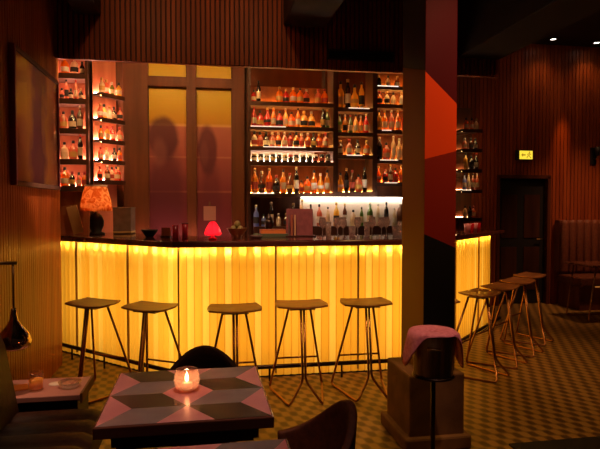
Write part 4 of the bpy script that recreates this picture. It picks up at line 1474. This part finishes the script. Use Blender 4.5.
# ================================================================== ICE BUCKET
BX, BY = 1.275, 2.93
BZ = -0.055
t = thing('ice_bucket_stand', 'steel ice bucket on a floor stand in front of the pillar', 'ice bucket', (BX, BY, 0))
MB().tube([(0, 0, 0.0), (0, 0, 0.575)], 0.013, 10).build('pole', MT['rail'], t)
MB().lathe([(1e-6, 0), (0.13, 0), (0.13, 0.012), (0.03, 0.022), (1e-6, 0.022)], seg=24).build('foot', MT['rail'], t)
MB().lathe([(1e-6, 0.612), (0.104, 0.612), (0.108, 0.63), (0.122, 0.850), (0.126, 0.857), (0.119, 0.857), (0.103, 0.632), (1e-6, 0.630)], (0, 0, BZ), seg=32).build('bucket', MT['steel'], t)
MB().tube([(0.110 * cos(a), 0.110 * sin(a), 0.618 + BZ) for a in [2 * pi * i / 32 for i in range(32)]], 0.008, 8, closed=True).build('ring', MT['rail'], t)
for a in (R(-112), R(68)):
    q = lambda r, b: (r * cos(a + b), r * sin(a + b), 0.795 + BZ)
    MB().tube([q(0.117, -0.25), q(0.142, -0.25), q(0.142, 0.25), q(0.117, 0.25)], 0.006, 8).build('handle', MT['chrome'], t)
# pink cloth over the rim
mb = MB()


def cloth_pt(i, j, off):
    a = 2 * pi * i / 72
    ca, sa = cos(a), sin(a)
    sidey = abs(ca) ** 6                      # hangs long at the two sides, short at the front and back
    drop = 0.007 + 0.215 * sidey * (1.0 if ca > 0 else 0.85)
    f = j / 10
    if f < 0.35:
        g = f / 0.35
        r = 0.002 + 0.132 * g
        z = 0.865 - 0.010 * (1 - g) ** 2 + 0.006 * sin(pi * g) + 0.003 * sin(a * 5) * (1 - g)
    else:
        g = (f - 0.35) / 0.65
        r = 0.134 + 0.004 * min(1, g * 5) + 0.030 * g * sidey + 0.004 * (1 + sin(a * 9 + 1.0)) * g
        z = 0.865 - drop * g
    return (r * ca, r * sa, z + off)


top = [cloth_pt(i, j, 0.003) for j in range(11) for i in range(72)]
mb.add(top, [(j * 72 + i, j * 72 + (i + 1) % 72, (j + 1) * 72 + (i + 1) % 72, (j + 1) * 72 + i) for j in range(10) for i in range(72)], 0, True)
o = mb.build('cloth', MT['cloth'], None, (BX, BY, BZ), 0, solid=0.005)
tag(o, 'pink cloth draped over the rim of the ice bucket', 'cloth')

# ================================================================== FAR SIDE OF THE ROOM
t = thing('banquette', 'channelled high back banquette against the far slatted wall', 'banquette', (5.32, 7.30, 0))
mb = MB()
nch = 22
for i in range(nch):
    x = 0.065 + 0.125 * i
    mb.lathe([(1e-6, 0.50), (0.050, 0.505), (0.062, 0.54), (0.062, 1.24), (0.050, 1.29), (1e-6, 1.30)], (x, 0.30, 0), 12, sy=0.8)
mb.box((1.375, 0.39, 0.90), (2.75, 0.12, 0.78))
mb.build('backrest', MT['stripe'], t)
MB().box((1.375, 0.10, 0.42), (2.75, 0.56, 0.13)).build('seat', MT['velvet'], t, bevel=0.025)
MB().box((1.375, 0.13, 0.178), (2.70, 0.48, 0.355)).build('base', MT['frame_wood'], t)
MB().box((1.45, -0.150, 0.345), (2.4, 0.02, 0.012)).build('light_strip', emit('seat_fill_led', (1.0, 0.36, 0.07), 0.35), t)  # strip added for an orange glow on the base

t = thing('cafe_table', 'dark table with rod legs before the channelled banquette', 'table', (5.28, 6.66, 0))
MB().box((0, 0, 0.73), (0.70, 0.55, 0.025)).build('table_top', MT['table_edge'], t, bevel=0.004)
for y in (-0.22, 0.22):
    MB().tube(smooth_path([(-0.26, y, 0.72), (-0.36, y, 0.011), (0.36, y, 0.011), (0.26, y, 0.72)]), 0.010, 8).build('leg', MT['copper'], t)
MB().tube([(0.0, -0.22, 0.70), (0.0, 0.22, 0.70)], 0.009, 8).build('cross_bar', MT['copper'], t)

t = thing('exit_sign', 'small lit yellow exit sign above the black door', 'exit sign', (4.77, 7.72, 2.27))
MB().box((0, 0, 0), (0.26, 0.05, 0.15)).build('housing', MT['black'], t, bevel=0.004)
MB().box((0.02, -0.028, 0), (0.21, 0.006, 0.125)).build('lit_face', MT['exit'], t)
mb = MB()
mb.add([(-0.062, -0.032, 0.0), (-0.03, -0.032, 0.030), (-0.03, -0.032, -0.030)], [(0, 1, 2)])
mb.add([(-0.03, -0.032, 0.010), (0.012, -0.032, 0.010), (0.012, -0.032, -0.010), (-0.03, -0.032, -0.010)], [(0, 1, 2, 3)])
mb.build('arrow', MT['exit_mark'], t)
mb = MB()
mb.lathe([(1e-6, 0), (0.011, 0), (0.011, 0.002), (1e-6, 0.002)], (0, 0, 0), 12)
for i, p in enumerate(mb.v):
    mb.v[i] = (0.075 + p[0], -0.033 + p[2], 0.042 + p[1])
for a, b in (((0.075, 0.028), (0.062, -0.008)), ((0.062, -0.008), (0.040, -0.022)), ((0.040, -0.022), (0.030, -0.048)), ((0.062, -0.008), (0.080, -0.026)), ((0.080, -0.026), (0.100, -0.048)),
             ((0.074, 0.020), (0.048, 0.016)), ((0.048, 0.016), (0.040, 0.0)), ((0.074, 0.020), (0.098, 0.006))):
    mb.tube([(a[0], -0.0335, a[1]), (b[0], -0.0335, b[1])], 0.0055, 6)
mb.build('running_figure', MT['exit_mark'], t)

t = thing('wall_sconce', 'small unlit dark sconce on the slatted wall above banquette', 'sconce', (5.98, 7.79, 2.28))
MB().box((0, -0.012, 0), (0.10, 0.024, 0.26)).build('wall_plate', MT['black'], t, bevel=0.004)
MB().tube([(0, -0.02, -0.05), (0, -0.10, -0.05), (0, -0.11, 0.0)], 0.010, 8).build('arm', MT['brass'], t)
MB().lathe([(0.025, 0.0), (0.045, 0.13), (0.042, 0.13), (0.02, 0.004)], (0, -0.11, 0), 16).build('lamp_shade', MT['black'], t)

for k, (x, y) in enumerate(((5.08, 7.50), (5.83, 7.55))):
    t = thing('ceiling_spot', ['small lit ceiling spot above the exit sign', 'small lit ceiling spot above the wall sconce'][k], 'ceiling spot', (x, y, 3.95))
    MB().lathe([(0.050, 0.0), (0.062, -0.004), (0.062, -0.012), (0.045, -0.014), (0.042, -0.002)], seg=20).build('trim_ring', MT['black'], t)
    MB().lathe([(1e-6, -0.006), (0.040, -0.006), (0.040, -0.001), (1e-6, -0.001)], seg=20).build('lens', MT['spot_glow'], t)

# ================================================================== SUB-PARTS (a piece of a part hangs under that part)
UNDER = {'inlay': 'table_top', 'flame': 'candle', 'bulb': 'lamp_shade', 'rail_bracket': 'foot_rail', 'whisky': 'tumbler', 'nuts': 'dish_body', 'contents': 'bowl_body',
         'shade_rim': 'lamp_shade', 'running_figure': 'lit_face', 'arrow': 'lit_face', 'ring': 'bucket', 'handle': 'bucket', 'plinth_base': 'plinth', 'door_panel': 'door_leaf',
         'door_handle': 'door_leaf', 'mounting_plate': 'seat', 'screen': 'body', 'shelf_edge_light': 'shelf_board'}
stem_of = lambda o: o.name.split('.')[0]
for root in [o for o in scene.objects if o.parent is None]:
    kids = list(root.children)
    first = {}
    for c in kids:
        first.setdefault(stem_of(c), c)
    for c in kids:
        p = first.get(UNDER.get(stem_of(c), ''))
        if stem_of(c) == 'shelf_edge_light':       # the board it edges is the nearest in height
            zc = sum(v.co.z for v in c.data.vertices) / len(c.data.vertices)
            p = min((k for k in kids if stem_of(k) == 'shelf_board'), key=lambda k: abs(max(v.co.z for v in k.data.vertices) - zc))
        if p is not None and p is not c:
            c.parent = p
